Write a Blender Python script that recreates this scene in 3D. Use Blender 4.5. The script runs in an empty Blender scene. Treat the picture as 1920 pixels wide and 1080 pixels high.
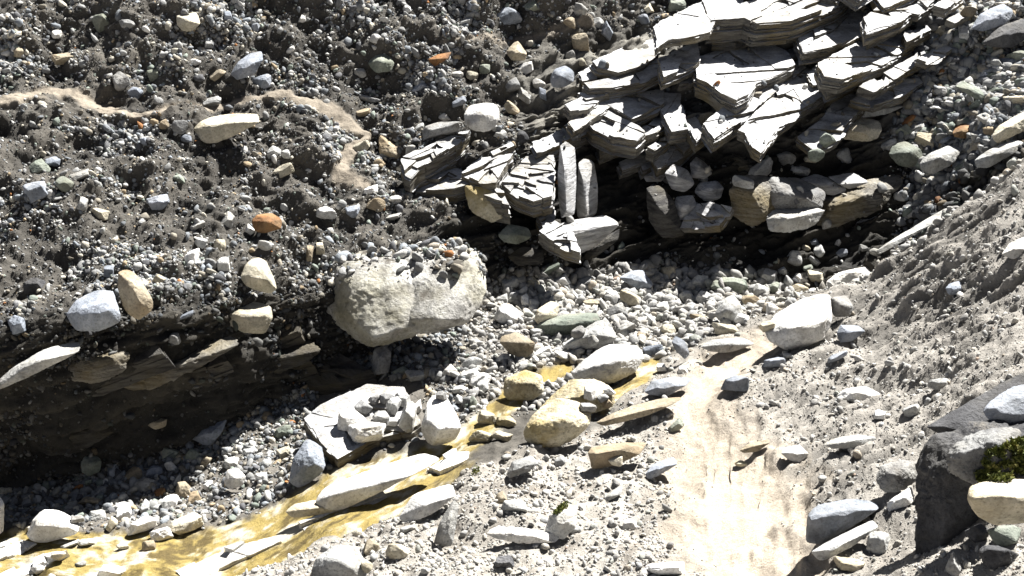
import bpy, bmesh, math, random
import numpy as np
from mathutils import Vector
from mathutils.bvhtree import BVHTree

# ------------------------------------------------------------------ camera, sky, sun, exposure
SC = bpy.context.scene
COL = SC.collection
FPX = 2058.8                       # focal length in pixels of the 1920 px wide photograph
PITCH = math.radians(28.0)
EYE = np.array([0.0, 0.0, 4.2])
RIGHT = np.array([1.0, 0.0, 0.0])
UP = np.array([0.0, math.sin(PITCH), math.cos(PITCH)])
FWD = np.array([0.0, math.cos(PITCH), -math.sin(PITCH)])

cam = bpy.data.cameras.new('camera')
cam.sensor_width = 36.0
cam.lens = 36.0 * FPX / 1920.0
cam.clip_start, cam.clip_end = 0.05, 500.0
camo = bpy.data.objects.new('camera', cam)
COL.objects.link(camo)
camo.location = EYE
camo.rotation_euler = (math.pi / 2 - PITCH, 0, 0)
SC.camera = camo

SUN = np.array([0.40, 0.52, 0.755])
SUN /= np.linalg.norm(SUN)
world = bpy.data.worlds.new('World')
SC.world = world
world.use_nodes = True
wn = world.node_tree.nodes
sky = wn.new('ShaderNodeTexSky')
sky.sky_type = 'NISHITA'
sky.sun_disc = False
sky.sun_elevation = math.asin(SUN[2])
sky.sun_rotation = math.atan2(SUN[0], SUN[1])
sky.altitude = 2600.0
sky.air_density = 0.35
sky.dust_density = 0.0
wn['Background'].inputs['Strength'].default_value = 0.05
hs = wn.new('ShaderNodeHueSaturation')
hs.inputs['Saturation'].default_value = 0.5
world.node_tree.links.new(sky.outputs[0], hs.inputs['Color'])
world.node_tree.links.new(hs.outputs[0], wn['Background'].inputs['Color'])
sl = bpy.data.lights.new('sun', 'SUN')
sl.energy = 5.0
sl.angle = math.radians(0.5)
sl.color = (1.0, 0.98, 0.945)
so = bpy.data.objects.new('sun', sl)
COL.objects.link(so)
so.rotation_euler = Vector(SUN).to_track_quat('Z', 'Y').to_euler()
SC.view_settings.view_transform = 'Standard'
SC.view_settings.look = 'None'
SC.view_settings.exposure = 1.75
SC.view_settings.gamma = 1.0

SC.cycles.diffuse_bounces = 1

RNG = np.random.default_rng(7)
random.seed(7)

# ------------------------------------------------------------------ helpers
def ray(px, py):
    px = np.asarray(px, float); py = np.asarray(py, float)
    return (RIGHT * ((px - 960) / FPX)[..., None] + UP * ((540 - py) / FPX)[..., None] + FWD)

def proj(P):
    d = np.asarray(P, float) - EYE
    s = d @ FWD
    return 960 + FPX * (d @ RIGHT) / s, 540 - FPX * (d @ UP) / s, s

def _hash(ix, iy, iz, k):
    h = (ix * 374761393 + iy * 668265263 + iz * 2147483647 + k * 974711) & 0xFFFFFFFF
    h = ((h ^ (h >> 13)) * 1274126177) & 0xFFFFFFFF
    h = ((h ^ (h >> 16)) * 2246822519) & 0xFFFFFFFF
    return ((h ^ (h >> 15)) & 0xFFFF) / 32767.5 - 1.0

def noise3(p, seed=0):
    """smooth value noise in -1..1 at the points p (n,3)"""
    f = np.floor(p)
    i = f.astype(np.int64)
    t = p - f
    t = t * t * t * (t * (t * 6 - 15) + 10)
    out = 0
    for dx in (0, 1):
        wx = t[:, 0] if dx else 1 - t[:, 0]
        for dy in (0, 1):
            wy = t[:, 1] if dy else 1 - t[:, 1]
            for dz in (0, 1):
                wz = t[:, 2] if dz else 1 - t[:, 2]
                out = out + wx * wy * wz * _hash(i[:, 0] + dx, i[:, 1] + dy, i[:, 2] + dz, seed)
    return out

def fbm(p, octaves=4, seed=0, gain=0.5, lac=2.03):
    a, s, tot = 1.0, 0, 0
    for o in range(octaves):
        s = s + a * noise3(p * lac ** o + 17.3 * o, seed + o)
        tot += a
        a *= gain
    return s / tot

def smooth(a, b, x):
    t = np.clip((x - a) / (b - a), 0, 1)
    return t * t * (3 - 2 * t)

def make_mesh(name, V, tris, mat, parent=None, color=None, smooth_shade=True, quads=False):
    me = bpy.data.meshes.new(name)
    V = np.ascontiguousarray(V, dtype=np.float32)
    T = np.ascontiguousarray(tris, dtype=np.int32)
    k = T.shape[1]
    me.vertices.add(len(V)); me.vertices.foreach_set('co', V.ravel())
    me.loops.add(T.size); me.loops.foreach_set('vertex_index', T.ravel())
    me.polygons.add(len(T))
    me.polygons.foreach_set('loop_start', np.arange(0, T.size, k, dtype=np.int32))
    me.polygons.foreach_set('use_smooth', np.full(len(T), smooth_shade, dtype=bool))
    if color is not None:
        at = me.color_attributes.new('tint', 'FLOAT_COLOR', 'POINT')
        c = np.ones((len(V), 4), np.float32); c[:, :color.shape[1]] = color
        at.data.foreach_set('color', c.ravel())
    me.update(calc_edges=True)
    me.materials.append(mat)
    ob = bpy.data.objects.new(name, me)
    COL.objects.link(ob)
    if parent is not None:
        ob.parent = parent
    return ob

def tag(o, label=None, cat=None, group=None, kind=None):
    if label: o['label'] = label
    if cat: o['category'] = cat
    if group: o['group'] = group
    if kind: o['kind'] = kind
    return o

# ------------------------------------------------------------------ materials
def nodes_of(name):
    m = bpy.data.materials.new(name)
    m.use_nodes = True
    nt = m.node_tree
    return m, nt, nt.nodes['Principled BSDF']

def _n(nt, typ, **kw):
    n = nt.nodes.new(typ)
    for k, v in kw.items():
        if k.startswith('_'):
            setattr(n, k[1:], v)
        else:
            n.inputs[k.replace('__', ' ')].default_value = v
    return n

def ramp(nt, fac, stops):
    r = nt.nodes.new('ShaderNodeValToRGB')
    el = r.color_ramp.elements
    while len(el) < len(stops):
        el.new(0.5)
    for e, (p, c) in zip(el, stops):
        e.position = p
        e.color = (*c, 1) if len(c) == 3 else c
    nt.links.new(fac, r.inputs[0])
    return r

def mix(nt, mode, fac, a, b):
    m = nt.nodes.new('ShaderNodeMix')
    m.data_type = 'RGBA'; m.blend_type = mode
    for sock, v in ((m.inputs[0], fac), (m.inputs[6], a), (m.inputs[7], b)):
        if hasattr(v, 'links'):
            nt.links.new(v, sock)
        elif isinstance(v, (tuple, list)):
            sock.default_value = (*v, 1)
        else:
            sock.default_value = v
    return m.outputs[2]

def rock_material(name, base, alt, stain=None, stain_amt=0.0, bump=0.5, scale=6.0, layered=False, rough=0.85, random_tone=0.25):
    m, nt, b = nodes_of(name)
    tc = nt.nodes.new('ShaderNodeTexCoord')
    oi = nt.nodes.new('ShaderNodeObjectInfo')
    mp = nt.nodes.new('ShaderNodeMapping')
    add = nt.nodes.new('ShaderNodeVectorMath'); add.operation = 'ADD'
    sc = nt.nodes.new('ShaderNodeVectorMath'); sc.operation = 'SCALE'; sc.inputs[3].default_value = 37.0
    cmb = nt.nodes.new('ShaderNodeCombineXYZ')
    for i in range(3): nt.links.new(oi.outputs['Random'], cmb.inputs[i])
    nt.links.new(cmb.outputs[0], sc.inputs[0])
    nt.links.new(tc.outputs['Object'], add.inputs[0]); nt.links.new(sc.outputs[0], add.inputs[1])
    nt.links.new(add.outputs[0], mp.inputs[0])
    if layered:
        mp.inputs['Scale'].default_value = (1.0, 1.2, 9.0)
        mp.inputs['Rotation'].default_value = (0.18, -0.2, 0.5)
    n1 = _n(nt, 'ShaderNodeTexNoise', Scale=scale, Detail=9.0, Roughness=0.62)
    n2 = _n(nt, 'ShaderNodeTexNoise', Scale=scale * 9, Detail=5.0, Roughness=0.7)
    n3 = _n(nt, 'ShaderNodeTexNoise', Scale=scale * 0.45, Detail=6.0, Roughness=0.6)
    for n in (n1, n2): nt.links.new(mp.outputs[0], n.inputs['Vector'])
    nt.links.new(add.outputs[0], n3.inputs['Vector'])
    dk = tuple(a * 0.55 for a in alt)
    r1 = ramp(nt, n1.outputs[0], [(0.30, dk), (0.42, alt), (0.60, base)])
    c = r1.outputs[0]
    sp = ramp(nt, n2.outputs[0], [(0.32, (0.35, 0.34, 0.32)), (0.47, (0.95, 0.95, 0.95)), (0.70, (1.25, 1.25, 1.25))])
    c = mix(nt, 'MULTIPLY', 0.75, c, sp.outputs[0])
    if stain:
        r3 = ramp(nt, n3.outputs[0], [(0.46, (0, 0, 0)), (0.64, (1, 1, 1))])
        mul = nt.nodes.new('ShaderNodeMath'); mul.operation = 'MULTIPLY'; mul.inputs[1].default_value = stain_amt
        nt.links.new(r3.outputs[0], mul.inputs[0])
        c = mix(nt, 'MIX', mul.outputs[0], c, stain)
    if random_tone:
        mr = nt.nodes.new('ShaderNodeMapRange')
        mr.inputs[3].default_value = 1 - random_tone; mr.inputs[4].default_value = 1 + random_tone
        nt.links.new(oi.outputs['Random'], mr.inputs[0])
        c = mix(nt, 'MULTIPLY', 1.0, c, mr.outputs[0])
    nt.links.new(c, b.inputs['Base Color'])
    b.inputs['Roughness'].default_value = rough
    b.inputs['Specular IOR Level'].default_value = 0.3
    bp = _n(nt, 'ShaderNodeBump', Strength=min(1.0, bump * 1.5), Distance=0.035)
    sm = nt.nodes.new('ShaderNodeMath'); sm.operation = 'MULTIPLY_ADD'; sm.inputs[1].default_value = 0.35
    nt.links.new(n2.outputs[0], sm.inputs[0]); nt.links.new(n1.outputs[0], sm.inputs[2])
    nt.links.new(sm.outputs[0], bp.inputs['Height'])
    nt.links.new(bp.outputs[0], b.inputs['Normal'])
    return m

def add_dirt(m, soil, lo=0.55, hi=0.85):
    """loose soil caught on the flat tops of a rock"""
    nt = m.node_tree; b = nt.nodes['Principled BSDF']
    src = b.inputs['Base Color'].links[0].from_socket
    ge = nt.nodes.new('ShaderNodeNewGeometry'); sep = nt.nodes.new('ShaderNodeSeparateXYZ')
    nt.links.new(ge.outputs['Normal'], sep.inputs[0])
    tc = nt.nodes.new('ShaderNodeTexCoord')
    n = _n(nt, 'ShaderNodeTexNoise', Scale=3.5, Detail=8.0, Roughness=0.65)
    nt.links.new(tc.outputs['Object'], n.inputs['Vector'])
    ad = nt.nodes.new('ShaderNodeMath'); ad.operation = 'MULTIPLY_ADD'; ad.inputs[1].default_value = 1.1
    nt.links.new(n.outputs[0], ad.inputs[0]); nt.links.new(sep.outputs[2], ad.inputs[2])
    r = ramp(nt, ad.outputs[0], [(0.0, (0, 0, 0)), (1.0, (1, 1, 1))])
    mr = nt.nodes.new('ShaderNodeMapRange'); mr.inputs[1].default_value = lo + 0.55; mr.inputs[2].default_value = hi + 0.55
    nt.links.new(ad.outputs[0], mr.inputs[0])
    nt.nodes.remove(r)
    nt.links.new(mix(nt, 'MIX', mr.outputs[0], src, soil), b.inputs['Base Color'])

def tinted_material(name, bump=0.6, scale=30.0, rough=0.9, var=0.5):
    """surface whose colour is stored on its vertices, broken up by fine noise"""
    m, nt, b = nodes_of(name)
    at = nt.nodes.new('ShaderNodeAttribute'); at.attribute_name = 'tint'
    tc = nt.nodes.new('ShaderNodeTexCoord')
    n1 = _n(nt, 'ShaderNodeTexNoise', Scale=scale, Detail=8.0, Roughness=0.7)
    n2 = _n(nt, 'ShaderNodeTexNoise', Scale=scale * 4.5, Detail=4.0, Roughness=0.7)
    nt.links.new(tc.outputs['Object'], n1.inputs['Vector']); nt.links.new(tc.outputs['Object'], n2.inputs['Vector'])
    r = ramp(nt, n1.outputs[0], [(0.3, (0.5, 0.5, 0.5)), (0.5, (0.95, 0.95, 0.95)), (0.72, (1.5, 1.48, 1.45))])
    c = mix(nt, 'MULTIPLY', var, at.outputs['Color'], r.outputs[0])
    r2 = ramp(nt, n2.outputs[0], [(0.33, (0.6, 0.6, 0.6)), (0.55, (1.1, 1.1, 1.1))])
    c = mix(nt, 'MULTIPLY', var, c, r2.outputs[0])
    nt.links.new(c, b.inputs['Base Color'])
    b.inputs['Roughness'].default_value = rough
    b.inputs['Specular IOR Level'].default_value = 0.25
    bp = _n(nt, 'ShaderNodeBump', Strength=bump, Distance=0.03)
    sm = nt.nodes.new('ShaderNodeMath'); sm.operation = 'MULTIPLY_ADD'; sm.inputs[1].default_value = 0.4
    nt.links.new(n2.outputs[0], sm.inputs[0]); nt.links.new(n1.outputs[0], sm.inputs[2])
    nt.links.new(sm.outputs[0], bp.inputs['Height'])
    nt.links.new(bp.outputs[0], b.inputs['Normal'])
    return m

MAT = {
    'white':  rock_material('white_quartz', (0.74, 0.73, 0.70), (0.52, 0.51, 0.49), (0.50, 0.42, 0.28), 0.25, 0.35),
    'cream':  rock_material('cream_stone', (0.58, 0.53, 0.42), (0.38, 0.35, 0.27), (0.36, 0.27, 0.14), 0.3, 0.45),
    'pale':   rock_material('pale_grey_stone', (0.50, 0.50, 0.48), (0.33, 0.33, 0.32), (0.36, 0.31, 0.22), 0.3, 0.5),
    'grey':   rock_material('grey_stone', (0.32, 0.32, 0.31), (0.20, 0.20, 0.20), (0.26, 0.22, 0.16), 0.3, 0.5),
    'blue':   rock_material('blue_grey_stone', (0.28, 0.30, 0.34), (0.17, 0.19, 0.22), (0.36, 0.36, 0.36), 0.3, 0.4),
    'green':  rock_material('green_grey_stone', (0.25, 0.27, 0.23), (0.15, 0.17, 0.14), (0.30, 0.28, 0.20), 0.3, 0.45),
    'dark':   rock_material('dark_stone', (0.115, 0.115, 0.12), (0.06, 0.06, 0.064), (0.16, 0.15, 0.13), 0.35, 0.6),
    'tan':    rock_material('tan_stone', (0.36, 0.31, 0.225), (0.24, 0.205, 0.15), (0.30, 0.20, 0.10), 0.4, 0.45),
    'rust':   rock_material('rusty_stone', (0.27, 0.125, 0.045), (0.14, 0.07, 0.03), (0.34, 0.24, 0.13), 0.6, 0.5, random_tone=0.1),
    'ochre':  rock_material('ochre_stained_stone', (0.60, 0.55, 0.42), (0.38, 0.33, 0.22), (0.30, 0.215, 0.05), 0.8, 0.8, scale=5.0),
    'slate':  rock_material('slate', (0.62, 0.62, 0.62), (0.36, 0.36, 0.365), (0.27, 0.22, 0.13), 0.35, 0.9, scale=3.5, layered=True, random_tone=0.12),
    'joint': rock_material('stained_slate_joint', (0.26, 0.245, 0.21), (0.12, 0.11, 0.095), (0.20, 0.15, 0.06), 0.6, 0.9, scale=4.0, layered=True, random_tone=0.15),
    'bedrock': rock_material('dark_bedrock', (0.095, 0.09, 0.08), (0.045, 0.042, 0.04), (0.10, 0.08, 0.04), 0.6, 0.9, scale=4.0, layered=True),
    'boulder': rock_material('lichen_grey_boulder', (0.47, 0.46, 0.43), (0.30, 0.29, 0.27), (0.25, 0.22, 0.09), 0.4, 1.0, scale=4.5, random_tone=0.0),
    'ground': tinted_material('moraine_soil'),
    'gravel': tinted_material('gravel_stone', 0.4, 45.0, 0.85, 0.35),
}

add_dirt(MAT['boulder'], (0.075, 0.066, 0.053), 0.93, 1.10)
for k_ in ('white', 'cream', 'pale', 'grey', 'blue', 'green', 'tan', 'dark'):
    add_dirt(MAT[k_], (0.20, 0.18, 0.145), 0.98, 1.25)

add_dirt(MAT['slate'], (0.27, 0.25, 0.21), 1.02, 1.2)

# ------------------------------------------------------------------ terrain: a swept sheet through surveyed profiles
CX = [-400, 0, 320, 640, 960, 1280, 1600, 1920, 2350]
PROFILE = [
    [(1600,4.6),(1300,6.2),(1200,6.6),(1150,6.8),(1060,7.2),(980,8.0),(690,7.35),(500,8.2),(190,9.3),(165,9.6),(70,9.95),(-60,10.4),(-500,13.0)],
    [(1600,4.6),(1200,6.3),(1100,6.85),(1075,7.0),(1005,7.45),(925,8.1),(650,7.5),(480,8.25),(200,9.35),(178,9.65),(80,10.0),(-60,10.5),(-500,13.0)],
    [(1600,4.6),(1200,6.1),(1150,6.4),(1112,6.6),(1000,7.3),(850,8.45),(610,7.95),(440,8.7),(215,9.55),(190,9.9),(90,10.2),(-60,10.7),(-500,13.2)],
    [(1600,4.4),(1150,5.8),(1070,6.25),(1006,6.75),(885,7.6),(690,9.05),(560,9.0),(420,9.5),(300,9.9),(240,10.15),(120,10.5),(-60,11.0),(-500,13.5)],
    [(1600,4.3),(1150,5.6),(960,6.5),(850,7.4),(780,8.0),(530,9.9),(400,10.2),(300,10.5),(235,10.6),(200,10.8),(110,11.1),(-60,11.6),(-500,14.0)],
    [(1600,4.1),(1150,5.5),(900,6.7),(740,7.9),(660,8.7),(500,10.4),(410,10.7),(250,11.1),(170,11.3),(110,11.5),(50,11.8),(-60,12.2),(-500,14.5)],
    [(1600,3.9),(1150,5.1),(860,6.5),(650,8.0),(530,8.95),(565,9.9),(450,10.7),(330,11.1),(220,11.4),(150,11.6),(80,11.9),(-60,12.4),(-500,15.0)],
    [(1600,3.3),(1150,4.4),(800,5.8),(520,7.2),(297,8.5),(350,9.3),(275,10.2),(225,10.5),(160,10.9),(120,11.2),(60,11.6),(-60,12.3),(-500,15.0)],
    [(1600,2.9),(1150,3.9),(780,5.2),(430,6.8),(120,8.8),(160,9.8),(130,10.4),(110,10.7),(80,11.0),(50,11.3),(10,11.7),(-80,12.5),(-500,15.5)],
]

def pchip(x, y, xs):
    """monotone cubic through the rows of y (k, ...)"""
    x = np.asarray(x, float); y = np.asarray(y, float)
    h = np.diff(x); sh = (-1,) + (1,) * (y.ndim - 1)
    d = np.diff(y, axis=0) / h.reshape(sh)
    m = np.zeros_like(y)
    a, b = d[:-1], d[1:]
    same = (a * b) > 0
    w1 = (2 * h[1:] + h[:-1]).reshape(sh); w2 = (h[1:] + 2 * h[:-1]).reshape(sh)
    with np.errstate(divide='ignore', invalid='ignore'):
        hm = (w1 + w2) / (w1 / a + w2 / b)
    m[1:-1] = np.where(same, hm, 0)
    m[0], m[-1] = d[0], d[-1]
    i = np.clip(np.searchsorted(x, xs, side='right') - 1, 0, len(x) - 2)
    t = ((xs - x[i]) / h[i]).reshape(sh); H = h[i].reshape(sh)
    return ((1 + 2 * t) * (1 - t) ** 2 * y[i] + t * (1 - t) ** 2 * H * m[i] + t * t * (3 - 2 * t) * y[i + 1] + t * t * (t - 1) * H * m[i + 1])

CX = [-900] + CX + [2900]
PROFILE = [[(a, b) for a, b in PROFILE[0]]] + PROFILE + [[(a - 140, b - 0.35) for a, b in PROFILE[-1]]]
NU = 1000
US = np.linspace(CX[0], CX[-1], NU)
counts = [16, 50, 70, 60, 70, 80, 80, 70, 60, 24, 50, 50, 24]
TS = np.concatenate([np.linspace(i, i + 1, n, endpoint=False) for i, n in enumerate(counts[:12])] + [[12.0]])
prof = np.array(PROFILE, float)                       # (9,13,2)
g = pchip(np.array(CX), prof, US)                     # (NU,13,2)
g = pchip(np.arange(13.0), np.swapaxes(g, 0, 1), TS)  # (NT,NU,2)
NT = len(TS)
PX = np.broadcast_to(US[None, :], (NT, NU)).copy()
TT = np.broadcast_to(TS[:, None], (NT, NU)).copy()
# let the lines of the profile wander instead of running straight
wob = fbm(np.stack([PX.ravel() / 90, TT.ravel() * 1.1, np.zeros(PX.size)], 1), 4, 5).reshape(NT, NU)
PY = g[..., 0] + wob * 14
SD = g[..., 1]
BASE = EYE + ray(PX, PY) * SD[..., None]

def grid_normals(P):
    du = np.gradient(P, axis=1); dv = np.gradient(P, axis=0)
    n = np.cross(du, dv)
    n /= np.linalg.norm(n, axis=-1, keepdims=True) + 1e-12
    return n

def poly_dist(px, py, pts):
    """distance in half widths to a line of (x, y, half width)"""
    best = np.full(px.shape, 1e9)
    for (x0, y0, w0), (x1, y1, w1) in zip(pts[:-1], pts[1:]):
        dx, dy = x1 - x0, y1 - y0
        t = np.clip(((px - x0) * dx + (py - y0) * dy) / (dx * dx + dy * dy), 0, 1)
        d = np.hypot(px - x0 - t * dx, py - y0 - t * dy) / (w0 + t * (w1 - w0))
        best = np.minimum(best, d)
    return best

NEAR_PATH = [(1420,1500,160),(1410,1080,118),(1395,980,118),(1375,900,105),(1335,830,72),(1300,775,42),(1330,715,36),(1385,665,36),(1440,640,26)]
FAR_PATH = [(-400,185,9),(0,192,6),(60,182,8),(130,172,15),(185,190,11),(240,203,7),(310,199,5),(390,196,6),(455,186,9),(525,172,15),(600,195,17),(650,225,19),(690,246,14),(655,285,18),(640,325,22),(690,352,9)]
UPPER_PATH = [(820,88,5),(900,72,8),(960,66,8),(1040,60,9),(1130,45,6)]
FLOW = [(820,842,20),(880,815,22),(935,770,22),(985,720,18),(1060,690,14)]
FLOW2 = [(1130,760,12),(1180,715,18),(1225,685,14)]

rough = fbm(np.stack([PX.ravel() / 26, PY.ravel() / 26, SD.ravel() * 3], 1), 4, 31).reshape(NT, NU)
rough2 = fbm(np.stack([PX.ravel() / 70, PY.ravel() / 45, SD.ravel()], 1), 3, 35).reshape(NT, NU)
front = (TT < 5.2)                                     # surfaces that face the viewer in front of the gully
d_near = poly_dist(PX, PY, NEAR_PATH) + rough * 0.45 + rough2 * 0.55
d_far = poly_dist(PX, PY, FAR_PATH) + rough * 0.5 + rough2 * 0.3
d_up = poly_dist(PX, PY, UPPER_PATH) + rough * 0.8
d_fl = np.minimum(poly_dist(PX, PY, FLOW), poly_dist(PX, PY, FLOW2)) + rough * 0.5
m_near = np.where(TT < 5.0, 1 - smooth(0.30, 1.65, d_near), 0)
m_far = np.where(TT > 6.5, 1 - smooth(0.40, 1.1, d_far), 0)
m_up = np.where(TT > 6.5, 0.6 * (1 - smooth(0.6, 1.3, d_up)), 0)
band = np.clip(np.minimum(TT - 2.93, 4.07 - TT), -1, 1) + rough * 0.10
m_st = smooth(0.0, 0.10, band) * (1 - smooth(800, 900, PX + rough * 60))
m_st = np.maximum(m_st, np.where(TT < 5.0, 1 - smooth(0.7, 1.2, d_fl), 0))
m_bank = (1 - smooth(2.9, 3.05, TT)) * (1 - smooth(1050, 1250, PX)) + (1 - smooth(3.9, 4.1, TT)) * smooth(1050, 1250, PX)
m_bank = np.clip(m_bank, 0, 1) * (1 - m_near) * (1 - m_st)
m_clod = m_bank * smooth(1330, 1480, PX) * (1 - smooth(900, 1050, PY))
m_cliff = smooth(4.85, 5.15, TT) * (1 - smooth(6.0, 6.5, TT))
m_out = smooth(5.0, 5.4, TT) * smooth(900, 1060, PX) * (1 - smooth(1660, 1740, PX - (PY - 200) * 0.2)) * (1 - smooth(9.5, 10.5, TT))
m_gully = smooth(3.95, 4.15, TT) * (1 - smooth(4.9, 5.2, TT)) * (1 - m_st)
m_far_soil = np.clip(smooth(6.0, 6.5, TT), 0, 1) * (1 - m_far) * (1 - m_out)

# relief, in metres along the surface normal
NRM = grid_normals(BASE)
W = BASE.reshape(-1, 3)
big = fbm(W * 0.9, 3, 1).reshape(NT, NU)
mid = fbm(W * 3.1, 4, 11).reshape(NT, NU)
fine = fbm(W * 11.0, 4, 21).reshape(NT, NU)
strat_v = (PY + 0.30 * PX)
sw = fbm(np.stack([PX.ravel() / 75, PY.ravel() / 60, SD.ravel()], 1), 3, 45).reshape(NT, NU) * 16
strata = fbm(np.stack([PX.ravel() / 110, (strat_v + sw).ravel() / 20, SD.ravel() * 0.6], 1), 5, 41, 0.62).reshape(NT, NU)
diag = (PY + 0.62 * PX)
clods = fbm(np.stack([(PX - 0.6 * PY).ravel() / 230, diag.ravel() / 13, SD.ravel()], 1), 4, 51, 0.65).reshape(NT, NU)
clod2 = fbm(np.stack([(PX - 0.6 * PY).ravel() / 34, diag.ravel() / 7, SD.ravel() * 4], 1), 4, 57, 0.7).reshape(NT, NU)
disp = big * 0.10 + mid * 0.05 * (1 - 0.6 * m_near) + fine * 0.022 * (1 - 0.75 * m_near) * (1 - 0.75 * m_bank)
lump = fbm(W * 1.7 + 9.0, 3, 15).reshape(NT, NU)
disp += m_far_soil * (mid * 0.10 + fine * 0.045 + big * 0.08 + lump * 0.17)
disp += m_out * np.sign(strata) * np.abs(strata) ** 0.6 * 0.05 + np.maximum(m_cliff, m_out) * (strata * 0.12 + mid * 0.06 + fine * 0.02)
disp += m_clod * (clods * 0.055 + clod2 * 0.012)
disp += m_bank * (clod2 * 0.010 + mid * 0.03)
disp *= (1 - 0.75 * m_st)
disp += m_st * (fbm(np.stack([PX.ravel() / 130, TT.ravel() * 26, np.zeros(PX.size)], 1), 4, 61).reshape(NT, NU) * 0.007 - 0.012)
disp -= (1 - smooth(0.2, 1.3, d_near)) * (TT < 5) * 0.055
if NRM[..., 2].mean() < 0:
    NRM = -NRM
P = BASE + NRM * disp[..., None]

# own colours of the ground, with shade painted into the undercut and hollow
c_soil = np.array([0.046, 0.043, 0.038]); c_soil2 = np.array([0.105, 0.096, 0.082])
c_bank = np.array([0.37, 0.348, 0.31]); c_bank2 = np.array([0.20, 0.18, 0.155])
c_sand = np.array([0.43, 0.37, 0.295]); c_fpath = np.array([0.25, 0.215, 0.17])
c_cliff_shade = np.array([0.024, 0.023, 0.021]); c_cliff_shade2 = np.array([0.052, 0.047, 0.038])  # dark rock taken down to near-black: the undercut's shade is in the colour
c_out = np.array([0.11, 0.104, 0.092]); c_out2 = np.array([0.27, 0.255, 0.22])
c_ochre = np.array([0.25, 0.19, 0.062]); c_pale = np.array([0.46, 0.43, 0.35]); c_dkoch = np.array([0.10, 0.074, 0.028])
c_gul = np.array([0.15, 0.138, 0.12])
def lerp(a, b, t): return a + (b - a) * t[..., None]
tone = np.clip(0.5 + 0.9 * mid + 0.5 * rough, 0, 1)
C = lerp(c_soil, c_soil2, tone)
C = lerp(C, c_gul, m_gully)
C = lerp(C, lerp(c_bank2, c_bank, np.clip(0.62 + 0.9 * fine + 0.5 * rough, 0, 1)), m_bank)
C = lerp(C, lerp(np.array([0.12, 0.112, 0.10]), np.array([0.30, 0.28, 0.25]), smooth(-0.35, 0.3, clods + 0.5 * rough2)), m_clod * 0.9)
C = lerp(C, lerp(c_cliff_shade, c_cliff_shade2, np.clip(0.3 + 1.4 * strata, 0, 1)), np.maximum(m_cliff, m_out) * (1 - m_st))
C = lerp(C, lerp(c_out, c_out2, np.clip(0.35 + 1.2 * strata + 0.6 * fine, 0, 1)), m_out * (1 - smooth(230, 310, PY)))  # lower part keeps the near-black cliff tone as painted shade of the hollow
C = lerp(C, c_fpath * (1 + 0.15 * tone[..., None]), np.maximum(m_far, m_up))
C = lerp(C, c_sand * (0.92 + 0.16 * tone[..., None]), m_near)
warp = fbm(np.stack([PX.ravel() / 60, TT.ravel() * 5, np.zeros(PX.size)], 1), 3, 75).reshape(NT, NU)
streak = fbm(np.stack([PX.ravel() / 62, (TT * 6.5 - PX / 260 + warp * 0.7).ravel(), np.zeros(PX.size)], 1), 5, 71, 0.68).reshape(NT, NU)
sc_ = lerp(c_ochre, c_pale, smooth(-0.06, 0.48, streak + 0.6 * fine + 0.25 * rough2))
sc_ = lerp(sc_, c_dkoch, smooth(0.12, 0.36, -streak + 0.3 * rough))
C = lerp(C, sc_, m_st)

# outer rings: the sheet runs on behind the camera, up the mountain and to both sides
def ring(Pg, Cg, Ng):
    n0 = Pg[:1] + np.array([0, -7.0, 0.6]); n00 = Pg[:1] + np.array([0, -40.0, 6.0])
    f0 = Pg[-1:] + np.array([0, 9.0, 6.5]); f1 = Pg[-1:] + np.array([0, 70.0, 42.0])
    Pg = np.concatenate([n00, n0, Pg, f0, f1]); Cg = np.concatenate([Cg[:1], Cg[:1], Cg, Cg[-1:], Cg[-1:]])
    l0 = Pg[:, :1] + np.array([-9.0, 0, 0]); l1 = Pg[:, :1] + np.array([-70.0, 0, 0])
    r0 = Pg[:, -1:] + np.array([9.0, 0, 1.5]); r1 = Pg[:, -1:] + np.array([70.0, 0, 12.0])
    Pg = np.concatenate([l1, l0, Pg, r0, r1], 1); Cg = np.concatenate([Cg[:, :1], Cg[:, :1], Cg, Cg[:, -1:], Cg[:, -1:]], 1)
    return Pg, Cg
PR, CR = ring(P, C, NRM)
nt_, nu_ = PR.shape[:2]
idx = np.arange(nt_ * nu_).reshape(nt_, nu_)
Q = np.stack([idx[:-1, :-1], idx[:-1, 1:], idx[1:, 1:], idx[1:, :-1]], -1)
pad = lambda a: np.pad(a, 2, mode='edge')
kind = np.zeros((nt_, nu_), int)
kind[pad(m_near) > 0.5] = 1
kind[pad(np.maximum(m_far, m_up)) > 0.5] = 2
kind[pad(m_st) > 0.5] = 3
kf = kind[:-1, :-1]
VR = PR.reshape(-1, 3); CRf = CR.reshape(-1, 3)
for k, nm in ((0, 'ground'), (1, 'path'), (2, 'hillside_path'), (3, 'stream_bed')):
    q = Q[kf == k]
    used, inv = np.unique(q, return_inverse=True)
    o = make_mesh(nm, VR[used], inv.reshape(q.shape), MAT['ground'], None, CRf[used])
    tag(o, kind='structure')

# coarse copy for finding where things rest
sub = (slice(None, None, 3), slice(None, None, 3))
Pc = P[sub]; hc, wc = Pc.shape[:2]
ic = np.arange(hc * wc).reshape(hc, wc)
qc = np.stack([ic[:-1, :-1], ic[:-1, 1:], ic[1:, 1:], ic[1:, :-1]], -1).reshape(-1, 4)
BVH = BVHTree.FromPolygons([tuple(v) for v in Pc.reshape(-1, 3)], [tuple(int(i) for i in f) for f in qc])
def hit(px, py):
    d = ray(px, py); L = np.linalg.norm(d)
    loc, nrm, _, dist = BVH.ray_cast(Vector(EYE), Vector(d / L))
    if loc is None:
        return 11.0, np.array([0, -0.5, 0.85])
    n = np.array(nrm)
    if n[2] < 0: n = -n
    return dist / L, n

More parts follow.
